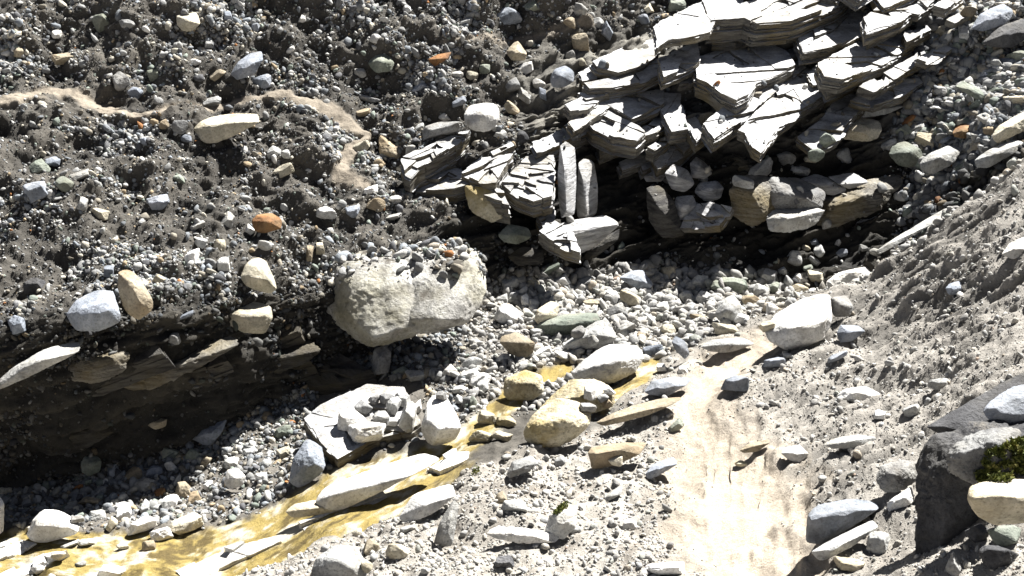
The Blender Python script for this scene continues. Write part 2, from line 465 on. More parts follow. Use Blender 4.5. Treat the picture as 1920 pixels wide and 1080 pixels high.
# ------------------------------------------------------------------ stones
_ICO = {}
def ico(level):
    if level not in _ICO:
        bm = bmesh.new()
        bmesh.ops.create_icosphere(bm, subdivisions=level, radius=1.0)
        v = np.array([x.co[:] for x in bm.verts]); bm.faces.ensure_lookup_table()
        f = np.array([[w.index for w in q.verts] for q in bm.faces])
        bm.free()
        _ICO[level] = (v / np.linalg.norm(v, axis=1, keepdims=True), f)
    return _ICO[level]

def unit(v):
    v = np.asarray(v, float)
    return v / np.linalg.norm(v, axis=-1, keepdims=True)

def radial(dirs, normals, h, p):
    q = np.maximum(dirs @ normals.T, 0) / h
    return 1.0 / np.maximum((q ** p).sum(1), 1e-9) ** (1.0 / p)

def planes(shape, rg):
    """face normals and distances of a stone about one unit in radius; x right, y up, z towards the viewer"""
    if shape == 'round':
        n = unit(rg.normal(size=(20, 3))); h = rg.uniform(0.78, 1.0, 20); p = 14
    elif shape == 'angular':
        n = unit(rg.normal(size=(13, 3))); h = rg.uniform(0.62, 0.98, 13)
        b = unit(np.array([[0, .8, .6], [0, -.5, .86], [-1, 0, .2], [1, 0, .2], [0, -1, -.1], [0, 0, -1]]) + rg.normal(size=(6, 3)) * .22)
        n = np.concatenate([n, b]); h = np.concatenate([h, rg.uniform(.62, .86, 6)]); p = 26
    elif shape == 'block':
        b = unit(np.array([[0, .8, .6], [0, -.45, .89], [-1, .05, .15], [1, .05, .15], [0, -1, 0], [0, .3, -1]]) + rg.normal(size=(6, 3)) * .14)
        n = unit(rg.normal(size=(7, 3)))
        n = np.concatenate([n, b]); h = np.concatenate([rg.uniform(.9, 1.15, 7), rg.uniform(.72, .82, 6)]); p = 30
    elif shape == 'slab':
        b = unit(np.array([[.05, .9, .45], [0, -.85, .5], [-1, .1, .2], [1, -.1, .2], [0, .2, -1]]) + rg.normal(size=(5, 3)) * .12)
        n = unit(rg.normal(size=(9, 3)) * np.array([1, .5, 1]))
        n = np.concatenate([n, b]); h = np.concatenate([rg.uniform(.8, 1.05, 9), rg.uniform(.74, .88, 5)]); p = 30
    else:                                               # wedge
        b = unit(np.array([[-.55, .65, .5], [.75, .45, .4], [.1, -.55, .83], [-.6, -.7, .3], [.4, -.9, 0], [0, .2, -1]]) + rg.normal(size=(6, 3)) * .15)
        n = unit(rg.normal(size=(6, 3)))
        n = np.concatenate([n, b]); h = np.concatenate([rg.uniform(.9, 1.1, 6), rg.uniform(.55, .72, 6)]); p = 32
    return n, h, p

def stone_surface(level, n, h, p, rg, ampl):
    d, f = ico(level)
    r = radial(d, n, h, p)
    off = rg.uniform(-50, 50, 3)
    r = r * (1 + ampl * (0.6 * fbm(d * 1.7 + off, 3, 3) + 0.5 * fbm(d * 5.0 + off, 3, 9)) - ampl * 0.35 * np.abs(fbm(d * 9 + off, 2, 13)) + ampl * 0.16 * (fbm(d * 24 + off, 2, 19) if level > 4 else 0))
    return d * r[:, None], f

THINGS = []        # (px, py, size) of every stone already laid, so that no two share a place
def lay(name, V, f, origin, mat, label, cat, group=None, parent=None):
    o = make_mesh(name, V - origin, f, MAT[mat], parent)
    o.location = origin
    if parent is None:
        tag(o, label, cat, group)
    return o

def local_axes(px, py, rot):
    z = -unit(ray(px, py))
    x = unit(RIGHT - z * (RIGHT @ z)); y = np.cross(z, x)
    a = math.radians(rot)
    return np.stack([x * math.cos(a) + y * math.sin(a), -x * math.sin(a) + y * math.cos(a), z])

def stone(px, py, w, h, rot, mat, shape, label, name='stone', cat='stone', group='stones', depth=0.85, lift=0.13, seed=None, s=None, ampl=None):
    rg = np.random.default_rng(seed if seed is not None else int(px * 7 + py * 13))
    s0 = (rest(px, py + h * 0.2) if s is None else s)
    m = max(w, h)
    c = depth * math.sqrt(w * h) / 2
    sc = s0 / FPX
    if s is None and s0 < hit(px, py + h * 0.2)[0] - 0.04: lift = 0.6          # lies on another rock, not sunk in soil
    s1 = s0 - lift * c * sc
    ctr = EYE + ray(px, py) * s1
    sc = s1 / FPX
    lvl = 6 if m > 90 else 5 if m > 34 else 4
    n, hh, p = planes(shape, rg)
    V, f = stone_surface(lvl, n, hh, p, rg, ampl if ampl is not None else (0.07 if shape == 'round' else 0.10))
    # fill the box w x h x depth exactly
    ext = np.abs(V).max(0)
    V = V / ext
    A = local_axes(px, py, rot)
    V = (V * np.array([w / 2, h / 2, c]) * sc) @ A + ctr
    THINGS.append((px, py, m / 2))
    return lay(name, V, f, ctr, mat, label, cat, group)

DG = [None]
def rest(px, py):
    """distance to whatever a stone lies on: the ground or a rock already laid"""
    s0 = hit(px, py)[0]
    if DG[0] is not None:
        d = ray(px, py); L = np.linalg.norm(d)
        ok, loc, _, _, ob, _ = SC.ray_cast(DG[0], Vector(EYE), Vector(d / L))
        if ok: s0 = min(s0, (np.array(loc) - EYE) @ FWD)
    return s0

def hull_planes(pts):
    bm = bmesh.new()
    for q in pts: bm.verts.new(q)
    bmesh.ops.convex_hull(bm, input=bm.verts)
    bm.normal_update()
    c = pts.mean(0)
    n, h = [], []
    for fc in bm.faces:
        nn = np.array(fc.normal); hh = nn @ (np.array(fc.verts[0].co) - c)
        if hh < 0: nn, hh = -nn, -hh
        if hh > 1e-5:
            n.append(nn); h.append(hh)
    bm.free()
    return c, np.array(n), np.array(h)

def hull(points, s, mat, label, name='rock', cat='rock', group='rocks', ampl=0.07, p=34, level=None, parent=None, seed=1, noise=7.0, chips=14, more=None, geo=False):
    """a faceted rock through surveyed corners: (px, py, how many px nearer than s it lies)"""
    q = np.array(points, float)
    sd = s - q[:, 2] * s / FPX
    pts = EYE + ray(q[:, 0], q[:, 1]) * sd[:, None]
    c0 = pts.mean(0)
    U, S, Vt = np.linalg.svd(pts - c0, full_matrices=False)
    sg = np.maximum(S / math.sqrt(len(pts)), 1e-3)
    loc = ((pts - c0) @ Vt.T) / sg
    c, n, h = hull_planes(loc)
    rc = np.random.default_rng(seed + 900)
    cn = unit(rc.normal(size=(max(1, chips), 3)))
    chh = ((loc - c) @ cn.T).max(0) * rc.uniform(0.86, 0.97, max(1, chips))       # chipped corners
    n = np.concatenate([n, cn]); h = np.concatenate([h, chh])
    d, f = ico(level or (6 if max(np.ptp(q[:, 0]), np.ptp(q[:, 1])) > 60 else 5))
    r = radial(d, n, h, p)
    V = ((d * r[:, None] + c) * sg) @ Vt + c0
    size = S.max() / math.sqrt(len(pts))
    nv = V - c0
    o = np.array([seed * 3.1, seed * 1.7, seed * 5.3])
    k = noise / max(size, 0.05) * 0.18
    fi = 0.22 * fbm(nv * k * 22 + o, 3, seed + 12)
    am = ampl * size * (fi + 0.7 * fbm(nv * k + o, 4, seed) + 0.45 * fbm(nv * k * 4 + o, 4, seed + 5) - 0.25 * np.abs(fbm(nv * k * 9 + o, 3, seed + 8)))
    V = V + unit(nv) * am[:, None]
    THINGS.append((q[:, 0].mean(), q[:, 1].mean(), 0.42 * max(np.ptp(q[:, 0]), np.ptp(q[:, 1]))))
    if more is not None:                               # a second lobe grown together with the first
        V2, f2 = more
        V, f = np.concatenate([V, V2]), np.concatenate([f, f2 + len(V)])
    if geo: return V, f
    return lay(name, V, f, c0, mat, label, cat, group, parent)

# ------------------------------------------------------------------ slabs of slate
def clip_poly(poly, a, b, c):
    out = []
    for i in range(len(poly)):
        p, q = poly[i - 1], poly[i]
        dp, dq = a * p[0] + b * p[1] - c, a * q[0] + b * q[1] - c
        if dp <= 0:
            out.append(p)
        if (dp < 0) != (dq < 0) and dp != dq:
            t = dp / (dp - dq)
            out.append((p[0] + t * (q[0] - p[0]), p[1] + t * (q[1] - p[1])))
    return out

def rough_outline(poly, step, amp, rg):
    out = []
    for i in range(len(poly)):
        p, q = np.array(poly[i]), np.array(poly[(i + 1) % len(poly)])
        L = np.linalg.norm(q - p)
        k = max(1, int(L / step))
        nrm = np.array([-(q - p)[1], (q - p)[0]]) / (L + 1e-9)
        walk = np.cumsum(rg.normal(size=k)) * amp
        walk -= np.linspace(0, walk[-1], k) if k > 1 else 0
        for j in range(k):
            out.append(p + (q - p) * j / k + nrm * (walk[j] if j else 0))
    return out

def area(poly):
    return 0.5 * sum(poly[i - 1][0] * poly[i][1] - poly[i][0] * poly[i - 1][1] for i in range(len(poly)))

BED_N = unit(np.array([0.06, -0.16, 0.985]))
def slab_bm(poly_px, s_back, N, thick, rg, lam=0.035, cracks=2, spread=0.02):
    q = np.array(poly_px, float)
    iref = int(np.argmin(q[:, 1]))
    P0 = EYE + ray(q[iref, 0], q[iref, 1]) * s_back
    R = ray(q[:, 0], q[:, 1])
    t = ((P0 - EYE) @ N) / (R @ N)
    pts = EYE + R * t[:, None]
    ex = unit(RIGHT - N * (RIGHT @ N)); ey = np.cross(N, ex)
    o = pts.mean(0)
    pl = [((p - o) @ ex, (p - o) @ ey) for p in pts]
    if area(pl) < 0: pl.reverse()
    pieces = [(pl, 0.0)]
    for k in range(cracks):
        pieces.sort(key=lambda a: -abs(area(a[0])))
        big, z = pieces.pop(0)
        c = np.mean(big, axis=0) + rg.normal(size=2) * 0.03
        ang = rg.choice([0.55, 2.0, 1.2]) + rg.normal() * 0.2
        a, b = math.cos(ang), math.sin(ang)
        cc = a * c[0] + b * c[1]; g = rg.uniform(0.0012, 0.0035)
        for sgn in (1, -1):
            h = clip_poly(big, a * sgn, b * sgn, cc * sgn - g)
            if len(h) >= 3 and abs(area(h)) > 4e-4:
                pieces.append((h, z + rg.uniform(-0.012, 0.012)))
    V, F, J = [], [], []
    for poly, z0 in pieces:
        size = math.sqrt(abs(area(poly)))
        layers = max(2, int(thick / lam))
        hs = np.sort(rg.uniform(0, 1, layers - 1)); hs = np.concatenate([[0], hs, [1]]) * thick
        base = rough_outline(poly, 0.025, 0.007, rg)
        c = np.mean(base, axis=0)
        # one or two broken half sheets on top make low steps
        sheets = [(base, z0, z0 - hs[1])] + [None] * (layers - 1)
        for k in range(1, layers):
            grow = 1 + rg.uniform(-spread * 1.6, spread * 1.3)
            off = rg.normal(size=2) * 0.006
            bb = rough_outline([tuple(c + (np.array(p) - c) * grow + off) for p in poly], 0.05, 0.005, rg)
            sheets[k] = (bb, z0 - hs[k] + 0.0005, z0 - hs[k + 1])
        for k in range(rg.integers(3, 8)):
            ang = rg.uniform(0, 6.28); a, b = math.cos(ang), math.sin(ang)
            cc = a * c[0] + b * c[1] - rg.uniform(-0.05, 0.42) * size
            h = clip_poly(poly, a, b, cc)
            if len(h) >= 3 and abs(area(h)) > 0.0015:
                hc = np.mean(h, axis=0)
                h = [tuple(hc + (np.array(p) - hc) * 0.97) for p in h]
                sheets.append((rough_outline(h, 0.03, 0.004, rg), z0 + rg.uniform(0.008, 0.030) + 0.004 * k, z0 - 0.003))
        for bb, zt, zb in sheets:
            n = len(bb); i0 = len(V)
            tilt = rg.normal(size=2) * 0.010
            for p in bb:
                V.append(o + ex * p[0] + ey * p[1] + N * (zt + tilt @ (np.array(p) - c)))
            for p in bb:
                pp = c + (np.array(p) - c) * rg.uniform(0.985, 1.01)
                V.append(o + ex * pp[0] + ey * pp[1] + N * (zb + tilt @ (np.array(p) - c)))
            F.append([i0 + i for i in range(n)]); J.append(0)
            F.append([i0 + n + i for i in range(n)][::-1]); J.append(1)
            for i in range(n):
                j = (i + 1) % n
                F.append([i0 + i, i0 + n + i, i0 + n + j, i0 + j]); J.append(1)
    return V, F, J, o

def slab(poly, mat='slate', thick=0.16, lift=0.02, parent=None, label=None, name='slab', N=None, cracks=2, seed=0, s=None, cat='slab', group='slate slabs', lam=0.035):
    rg = np.random.default_rng(seed + int(poly[0][0] * 3 + poly[0][1]))
    q = np.array(poly, float)
    i = int(np.argmin(q[:, 1]))
    sb = (hit(q[i, 0], q[i, 1])[0] - lift) if s is None else s
    nn = unit((BED_N if N is None else np.asarray(N, float)) + rg.normal(size=3) * 0.035)
    V, F, J, o = slab_bm(poly, sb, nn, thick, rg, lam=lam, cracks=cracks)
    me = bpy.data.meshes.new(name)
    me.from_pydata([tuple(v - o) for v in V], [], F)
    me.polygons.foreach_set('material_index', np.array(J, np.int32))
    bm = bmesh.new(); bm.from_mesh(me)
    bmesh.ops.triangulate(bm, faces=bm.faces, ngon_method='EAR_CLIP')
    bmesh.ops.recalc_face_normals(bm, faces=bm.faces)
    bm.to_mesh(me); bm.free()
    me.materials.append(MAT[mat]); me.materials.append(MAT['joint' if mat == 'slate' else mat])
    ob = bpy.data.objects.new(name, me); COL.objects.link(ob)
    ob.location = o
    THINGS.append((q[:, 0].mean(), q[:, 1].mean(), 0.4 * max(np.ptp(q[:, 0]), np.ptp(q[:, 1]))))
    if parent is not None: ob.parent = parent
    else: tag(ob, label, cat, group)
    return ob

# ------------------------------------------------------------------ gravel: the countless small stones, one object
def gravel(n_try=200000):
    rg = np.random.default_rng(3)
    lib = []
    for k in range(26):
        n, h, p = planes(rg.choice(['angular', 'wedge', 'block', 'angular', 'slab', 'round']), rg)
        lv = 2 if k < 12 else 1
        v, f = stone_surface(lv, n, h, 14, rg, 0.05)
        lib.append((v, f))
    # cells of the sheet, weighted by how large they look
    du = PX[:, 1:] - PX[:, :-1]
    a = np.abs(np.gradient(PX, axis=1) * np.gradient(PY, axis=0) - np.gradient(PX, axis=0) * np.gradient(PY, axis=1)) + 0.5
    inside = (PX > -420) & (PX < 2420) & (PY > -180) & (PY < 1230)
    clump = fbm(W * 1.9, 4, 91, 0.6).reshape(NT, NU) * 1.5
    dens = np.zeros_like(a)
    dens += m_far_soil * (0.85 + 1.6 * smooth(-0.25, 0.65, clump) ** 1.5)
    dens += m_gully * 1.15
    dens += m_bank * (0.9 + 0.9 * smooth(-0.3, 0.7, clump))
    dens += m_cliff * (0.25 + 0.5 * smooth(-0.1, 0.5, clump)) * (1 - m_out)
    right = smooth(1640, 1720, PX) * (TT > 5.2)
    dens += right * 0.8
    dens += m_out * 0.5 * smooth(0.0, 0.5, clump)
    dens *= (1 - 0.55 * m_near) * (1 - 0.35 * np.maximum(m_far, 0)) * (1 - 0.85 * ((PX > 585) & (PX < 800) & (PY > 720) & (PY < 885))) * (1 - 0.75 * m_st) * (1 - 0.80 * m_out * (1 - right))
    w = np.clip(dens, 0.0, None) * a * inside
    cdf = np.cumsum(w.ravel()); cdf /= cdf[-1]
    N = 235000
    ci = np.searchsorted(cdf, rg.random(N))
    iy, ix = np.unravel_index(ci, PX.shape)
    iy2 = np.clip(iy + 1, 0, NT - 1); ix2 = np.clip(ix + 1, 0, NU - 1)
    u, v = rg.random(N)[:, None], rg.random(N)[:, None]
    pos = P[iy, ix] * (1 - u) * (1 - v) + P[iy, ix2] * u * (1 - v) + P[iy2, ix] * (1 - u) * v + P[iy2, ix2] * u * v
    nrm = NRM[iy, ix]
    # grit lying on the tops of the biggest rocks
    dg = bpy.context.evaluated_depsgraph_get()
    m = 900
    while m < 1150:
        x, y = rg.uniform(860, 1720), rg.uniform(10, 420)
        d = ray(x, y); L = np.linalg.norm(d)
        ok, loc, nr, _, ob, _ = SC.ray_cast(dg, Vector(EYE), Vector(d / L))
        if ok and ob.parent is not None and abs(nr[2]) > 0.5:
            pos[m] = loc; nrm[m] = np.array(nr) * np.sign(nr[2]); m += 1
    for ob, k in ((BIG, 900),):
        v = np.zeros(len(ob.data.vertices) * 3, np.float32); ob.data.vertices.foreach_get('co', v)
        v = v.reshape(-1, 3) + np.array(ob.location)
        nn = np.zeros(len(v) * 3, np.float32); ob.data.vertex_normals.foreach_get('vector', nn); nn = nn.reshape(-1, 3)
        x, y, _ = proj(v)
        ok = np.where((nn[:, 2] > 0.45) & (y < 505 + 30 * noise3(np.stack([x / 40, y / 40, x * 0], 1))))[0]
        if len(ok):
            ch = rg.choice(ok, k)
            pos[:k] = v[ch] + rg.normal(size=(k, 3)) * 0.012; nrm[:k] = nn[ch]
    big = (m_gully + right)[iy, ix]
    fb = m_bank[iy, ix]
    cl = smooth(-0.25, 0.65, clump)[iy, ix]
    rt = (right + m_gully * smooth(900, 1000, PX))[iy, ix] > 0.5
    fine_bank = (fb > 0.5) & (rg.random(N) > np.where(PX[iy, ix] < 1250, 0.26, 0.10))
    smax = np.where(rt, 28.0, np.where(big > 0.5, 24.0, np.where(fine_bank, 6.0, 20.0)))
    smin = np.where(rt, 3.6, np.where(big > 0.5, 3.2, np.where(fine_bank, 1.6, np.where(fb > 0.5, 5.0, 2.2 + 1.8 * cl))))
    ex = np.where(rt, 0.75, np.where(big > 0.5, 1.25, np.where(fb > 0.5, 2.2, 2.6 - 0.7 * cl)))
    sandy = np.maximum(m_near, np.maximum(m_far, m_up))[iy, ix] > 0.35
    smax = np.where(sandy, 7.0, smax); smin = np.where(sandy, 1.5, smin); ex = np.where(sandy, 2.6, ex)
    uu = rg.random(N)
    spx = (smin ** -ex + uu * (smax ** -ex - smin ** -ex)) ** (-1 / ex)
    size = spx * SD[iy, ix] / FPX / 2
    pal = np.array([[.22,.22,.215],[.30,.30,.29],[.40,.395,.375],[.17,.18,.19],[.23,.25,.27],[.26,.235,.19],[.46,.43,.36],[.33,.26,.17],[.32,.15,.06],[.58,.57,.54],[.11,.11,.115],[.20,.225,.195]])
    pw = np.array([.16,.16,.13,.12,.08,.08,.06,.03,.006,.035,.11,.07]); pw /= pw.sum()
    ck = pal[rg.choice(len(pal), N, p=pw)] * rg.uniform(.8, 1.2, (N, 1))
    pale = (m_gully * (PX > 880) + m_bank)[iy, ix][:, None]
    ck = ck + (np.array([.44, .42, .385]) - ck) * np.clip(pale, 0, 1) * 0.5
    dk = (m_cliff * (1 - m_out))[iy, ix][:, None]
    ck = ck * (1 - 0.7 * dk)  # stones in the undercut darkened, painting its shade into them
    soil = C[iy, ix] * rg.uniform(0.7, 1.35, (N, 1))
    ck = np.where((spx < 4.5)[:, None], ck * 0.25 + soil * 0.75, ck)           # grit is the soil's own stuff
    VV, FF, CC = [], [], []
    cnt = 0
    q = unit(rg.normal(size=(N, 4)))
    order_lib = rg.integers(0, 26, N)
    order_lib = np.where(spx > 8, order_lib % 12, 12 + order_lib % 14)
    for k in range(26):
        sel = np.where(order_lib == k)[0]
        if not len(sel): continue
        v, f = lib[k]
        qq = q[sel]; w_, x, y, z = qq.T
        R = np.stack([np.stack([1-2*(y*y+z*z), 2*(x*y-z*w_), 2*(x*z+y*w_)], -1), np.stack([2*(x*y+z*w_), 1-2*(x*x+z*z), 2*(y*z-x*w_)], -1), np.stack([2*(x*z-y*w_), 2*(y*z+x*w_), 1-2*(x*x+y*y)], -1)], 1)
        el = np.stack([rg.uniform(.9, 1.35, len(sel)), rg.uniform(.7, 1.0, len(sel)), rg.uniform(.45, .8, len(sel))], -1) * size[sel][:, None]
        loc = np.einsum('vk,nk->nvk', v, el)
        # flat stones lie flat on the slope more often than not
        wv = np.einsum('nij,nvj->nvi', R, loc)
        wv += (pos[sel] + nrm[sel] * (size[sel] * rg.uniform(0.05, 0.45, len(sel)))[:, None])[:, None, :]
        VV.append(wv.reshape(-1, 3))
        FF.append((f[None] + (np.arange(len(sel)) * len(v))[:, None, None]).reshape(-1, 3) + cnt)
        CC.append(np.repeat(ck[sel], len(v), 0))
        cnt += len(sel) * len(v)
    return np.concatenate(VV), np.concatenate(FF), np.concatenate(CC)

# ------------------------------------------------------------------ big rocks surveyed corner by corner
def S(px, py, d=0.0): return hit(px, py)[0] + d

LOBE = hull([(715,530,0),(735,470,-40),(790,440,-100),(862,444,-100),(906,472,-60),(919,560,0),(893,607,30),(770,640,50),(725,600,40),
      (812,505,44),(880,505,30),(855,598,86),(770,600,84)], S(755, 645, -0.22), 'boulder', None, ampl=0.06, p=60, level=6, seed=44, noise=16, chips=3, geo=True)
BIG = hull([(598,578,0),(614,486,-30),(642,462,-70),(760,446,-110),(822,500,-30),(828,620,40),(692,664,36),(648,628,24),
      (650,505,34),(752,505,44),(655,590,62),(700,636,90),(785,604,90)], S(755, 645, -0.22), 'boulder',
     'huge pale grey two humped boulder with yellow green stained underside below the gully footpath', 'boulder', 'rock', ampl=0.06, p=60, level=6, seed=4, noise=16, chips=3, more=LOBE)

hull([(1432,625,0),(1450,590,-20),(1530,545,-70),(1556,540,-60),(1562,600,-20),(1548,640,0),(1480,660,0),(1440,640,10),(1470,618,34),(1520,608,40),(1549,596,24),(1470,650,30),(1535,640,24)],
     S(1490, 655, -0.02), 'white', 'big white quartz block with tan shaded front at the head of the sandy path', ampl=0.06, seed=2, p=40)
hull([(1545,530,-10),(1570,512,-20),(1640,496,-50),(1640,520,-10),(1610,535,10),(1556,546,10),(1600,505,10)],
     S(1600, 520, -0.12), 'white', 'long white flat rock on the crest of the earthy bank', ampl=0.06, seed=3)
hull([(787,800,0),(800,752,-30),(828,724,-60),(838,745,-40),(858,775,-20),(866,800,0),(852,832,0),(820,842,0),(795,828,10),(826,800,40),(800,790,24),(856,802,26),(815,828,26)],
     S(826, 838, -0.02), 'white', 'bright white five-sided rock standing beside the ochre stream', ampl=0.04, seed=5, p=40)
hull([(1060,705,0),(1090,672,-30),(1140,642,-60),(1200,645,-60),(1212,668,-20),(1195,700,0),(1150,722,10),(1080,725,10),(1100,690,34),(1165,672,36),(1150,705,34)],
     S(1140, 715, -0.05), 'white', 'large smooth white hump of rock in the middle of the stream', 'rock', ampl=0.07, seed=6, p=18)
hull([(972,810,0),(1000,772,-10),(1040,740,-40),(1085,745,-40),(1115,778,-10),(1110,800,0),(1080,825,0),(1040,845,5),(985,842,5),(1010,795,34),(1060,785,40),(1040,825,36),(1085,800,26),(1000,825,26)],
     S(1045, 845, -0.02), 'ochre', 'bulging yellow stained rock the stream trickles over', 'rock', ampl=0.09, seed=7, p=16, noise=12)
hull([(940,740,0),(945,705,-20),(985,688,-30),(1020,700,-20),(1022,735,0),(1000,752,5),(955,755,5),(975,715,24),(1005,718,20)], S(985, 750, -0.02), 'ochre',
     'dark mossy yellow rock in the shade left of the white hump', ampl=0.09, seed=8, p=16, noise=12)
slab([(570,790),(602,764),(690,724),(760,730),(790,798),(770,812),(700,826),(650,856),(632,866),(604,838)], 'slate', .26, .46, None,
     'broad tilted block of pale slate beside the stream with a pile of stones on top', 'rock', N=(-.02, -.03, 1), cracks=1, seed=9, cat='rock', group='rocks', lam=0.05)
hull([(1000,770,0),(1040,735,-30),(1075,705,-50),(1130,712,-40),(1165,740,-10),(1150,765,0),(1110,780,5),(1040,785,5),(1090,740,14)], S(1090, 775, -0.03), 'ochre',
     'pale stained ramp of rock between the white hump and the yellow bulging rock', ampl=0.1, seed=77, p=24, noise=12)
hull([(540,905,0),(548,860,-10),(575,820,-30),(605,835,-20),(612,880,0),(590,900,0),(560,918,0),(580,865,20)], S(575, 905, -0.02), 'blue',
     'blue grey leaning rock tucked against the end of the slate block', seed=10, p=36)
hull([(48,1005,0),(60,975,-10),(85,948,-40),(120,958,-30),(155,985,-10),(150,1000,0),(90,1018,5),(62,1018,5),(75,975,22),(120,985,22)], S(95, 1010, -0.05), 'white',
     'white wedge shaped rock with lilac shaded front on the lower stream edge', seed=11, p=50, ampl=0.03)
hull([(1510,965,0),(1530,945,-20),(1590,932,-50),(1660,940,-50),(1655,955,-10),(1600,990,0),(1525,1030,0),(1510,1020,5),(1520,970,30),(1590,958,24),(1560,1000,22)], S(1560, 1010, -0.03), 'blue',
     'large blue grey block with speckled front at the right edge of the sandy path', seed=12, p=46, ampl=0.05)
hull([(1518,1035,0),(1560,1010,-10),(1640,972,-30),(1655,985,-10),(1600,1025,5),(1540,1055,5),(1560,1030,20)], S(1580, 1030, -0.05), 'pale',
     'long pale sloping slab leaning under the blue grey block', seed=13, p=40, ampl=0.05)
hull([(1806,935,0),(1815,908,-20),(1850,895,-50),(1960,898,-50),(1960,985,0),(1870,990,0),(1830,970,5),(1825,935,40),(1870,928,50),(1940,935,50),(1880,965,40)], S(1870, 985, -0.45), 'cream',
     'cream rounded block below the green moss at the foot of the dark boulder', seed=14, p=20, ampl=0.06)
hull([(1835,765,0),(1875,735,-20),(1925,715,-40),(1990,715,-40),(1990,790,0),(1900,800,10),(1850,790,10),(1890,765,30)], S(1860, 830, -0.34), 'blue',
     'blue grey broken slab lying on top of the dark pointed ledge', 'rock', seed=76, p=46, ampl=0.07)
hull([(1735,800,0),(1790,770,-20),(1870,720,-60),(1930,690,-80),(1985,690,-80),(1960,760,-20),(1880,790,0),(1800,818,10),(1770,822,5),(1800,800,30)], S(1800, 830, -0.28), 'dark',
     'dark pointed ledge of rock capping the shaded boulder', 'rock', seed=15, p=46, ampl=0.05)
hull([(1735,806,-20),(1720,870,0),(1712,960,0),(1712,1100,0),(1760,1110,30),(1820,1100,10),(1900,900,0),(1985,840,-20),(1985,770,-60),(1850,790,-40),(1790,830,20),(1765,880,40),(1765,1000,50),(1830,850,50),(1900,830,40)],
     S(1800, 1000, 0.10), 'dark', 'tall dark boulder with a black shaded side beside the path', 'boulder', 'rock', seed=16, p=36, ampl=0.13, noise=16)
hull([(1768,870,0),(1790,826,-20),(1850,800,-40),(1920,800,-40),(1920,850,0),(1850,890,10),(1820,920,10),(1800,850,34),(1860,830,30)], S(1800, 950, -0.36), 'grey',
     'wavy grey rock shoulder above the moss on the dark boulder', seed=17, p=20, ampl=0.14, noise=14)
hull([(1000,612,0),(1020,600,-10),(1060,588,-30),(1120,584,-40),(1130,598,0),(1110,618,6),(1050,632,6),(1015,628,6),(1060,605,26)], S(1065, 630, -0.05), 'green',
     'dark olive flat rock leaning below the striped cream stone in the gully', seed=18, p=40)
hull([(1000,600,0),(1005,580,-10),(1035,562,-30),(1050,570,-10),(1045,595,0),(1015,616,5),(1020,590,22)], S(1025, 612, -0.1), 'cream',
     'striped cream stone resting against the dark olive flat rock', seed=19, p=30)
hull([(220,510,0),(240,502,-20),(262,520,-10),(290,560,0),(285,590,0),(262,604,5),(232,585,5),(222,545,10),(245,530,24),(265,565,24)], S(255, 600, -0.1), 'tan',
     'tall tan stone leaning against the dark grey boulder on the left slope', seed=20, p=40)
hull([(122,590,0),(140,562,-20),(190,534,-40),(218,545,-20),(230,585,0),(226,606,0),(180,625,5),(140,622,5),(150,585,36),(195,575,40),(215,600,20),(170,610,26)], S(175, 622, -0.12), 'blue',
     'dark blue grey boulder jutting from the left slope above the black overhang', 'boulder', 'rock', seed=21, p=44, ampl=0.06)
hull([(447,522,0),(460,495,-20),(484,474,-40),(500,490,-20),(523,540,0),(510,552,0),(480,545,5),(455,535,5),(485,508,36),(510,535,14)], S(485, 548, -0.12), 'cream',
     'cream pyramid shaped stone on the slope above the flat cream one', seed=22, p=50, ampl=0.03)
hull([(422,590,0),(430,570,-20),(470,562,-40),(510,572,-20),(512,598,0),(503,628,0),(455,626,5),(430,610,5),(450,590,30),(495,592,26),(480,615,24)], S(465, 626, -0.15), 'cream',
     'cream flat bottomed stone poking out over the black overhang', seed=23, p=40)
hull([(362,242,0),(368,225,-20),(430,212,-40),(488,212,-40),(490,228,0),(440,255,5),(392,275,5),(372,262,5),(400,235,28),(460,228,22)], S(425, 255, -0.15), 'cream',
     'big olive tan slab embedded in the slope just below the hillside footpath', 'rock', seed=24, p=40)
hull([(430,140,0),(442,118,-10),(470,98,-30),(492,94,-30),(494,112,0),(478,138,5),(445,152,5),(460,122,22)], S(460, 150, -0.08), 'blue',
     'blue grey slanting stone above the hillside footpath', seed=25, p=40)
hull([(330,30,0),(338,20,-20),(370,22,-20),(377,45,0),(362,60,5),(342,60,5),(332,48,5),(352,38,26)], S(353, 58, -0.10), 'cream', 'pale square stone alone high on the moraine with a dark shadow below', seed=26, p=30)
hull([(470,415,0),(480,402,-10),(510,398,-30),(532,412,-10),(530,428,0),(500,438,5),(478,436,5),(500,415,22)], S(500, 436, -0.08), 'rust', 'orange rust stone, the biggest of that colour on the left slope', seed=27, p=30)
hull([(868,215,0),(876,198,-20),(910,190,-30),(937,196,-20),(938,225,0),(920,250,5),(885,246,5),(870,230,5),(905,214,30),(890,235,20)], S(905, 248, -0.18), 'white',
     'white rounded block perched at the left edge of the slate outcrop', seed=28, p=22)
hull([(688,120,0),(700,98,-20),(725,95,-20),(742,115,0),(735,135,5),(705,138,5),(712,114,26)], S(715, 136, -0.06), 'green', 'green grey egg of rock high on the slope, dark below', seed=29, p=16)
hull([(1030,150,0),(1035,130,-10),(1060,120,-20),(1078,132,-10),(1077,155,0),(1060,166,5),(1035,165,5),(1052,142,24)], S(1053, 164, -0.10), 'blue', 'blue grey rounded rock with a notched top beside the upper slate', seed=30, p=20)
hull([(948,98,0),(960,80,-20),(972,76,-20),(990,102,0),(985,114,0),(958,114,5),(968,96,20)], S(968, 113, -0.06), 'tan', 'yellow brown pointed stone above the outcrop', seed=31, p=40)
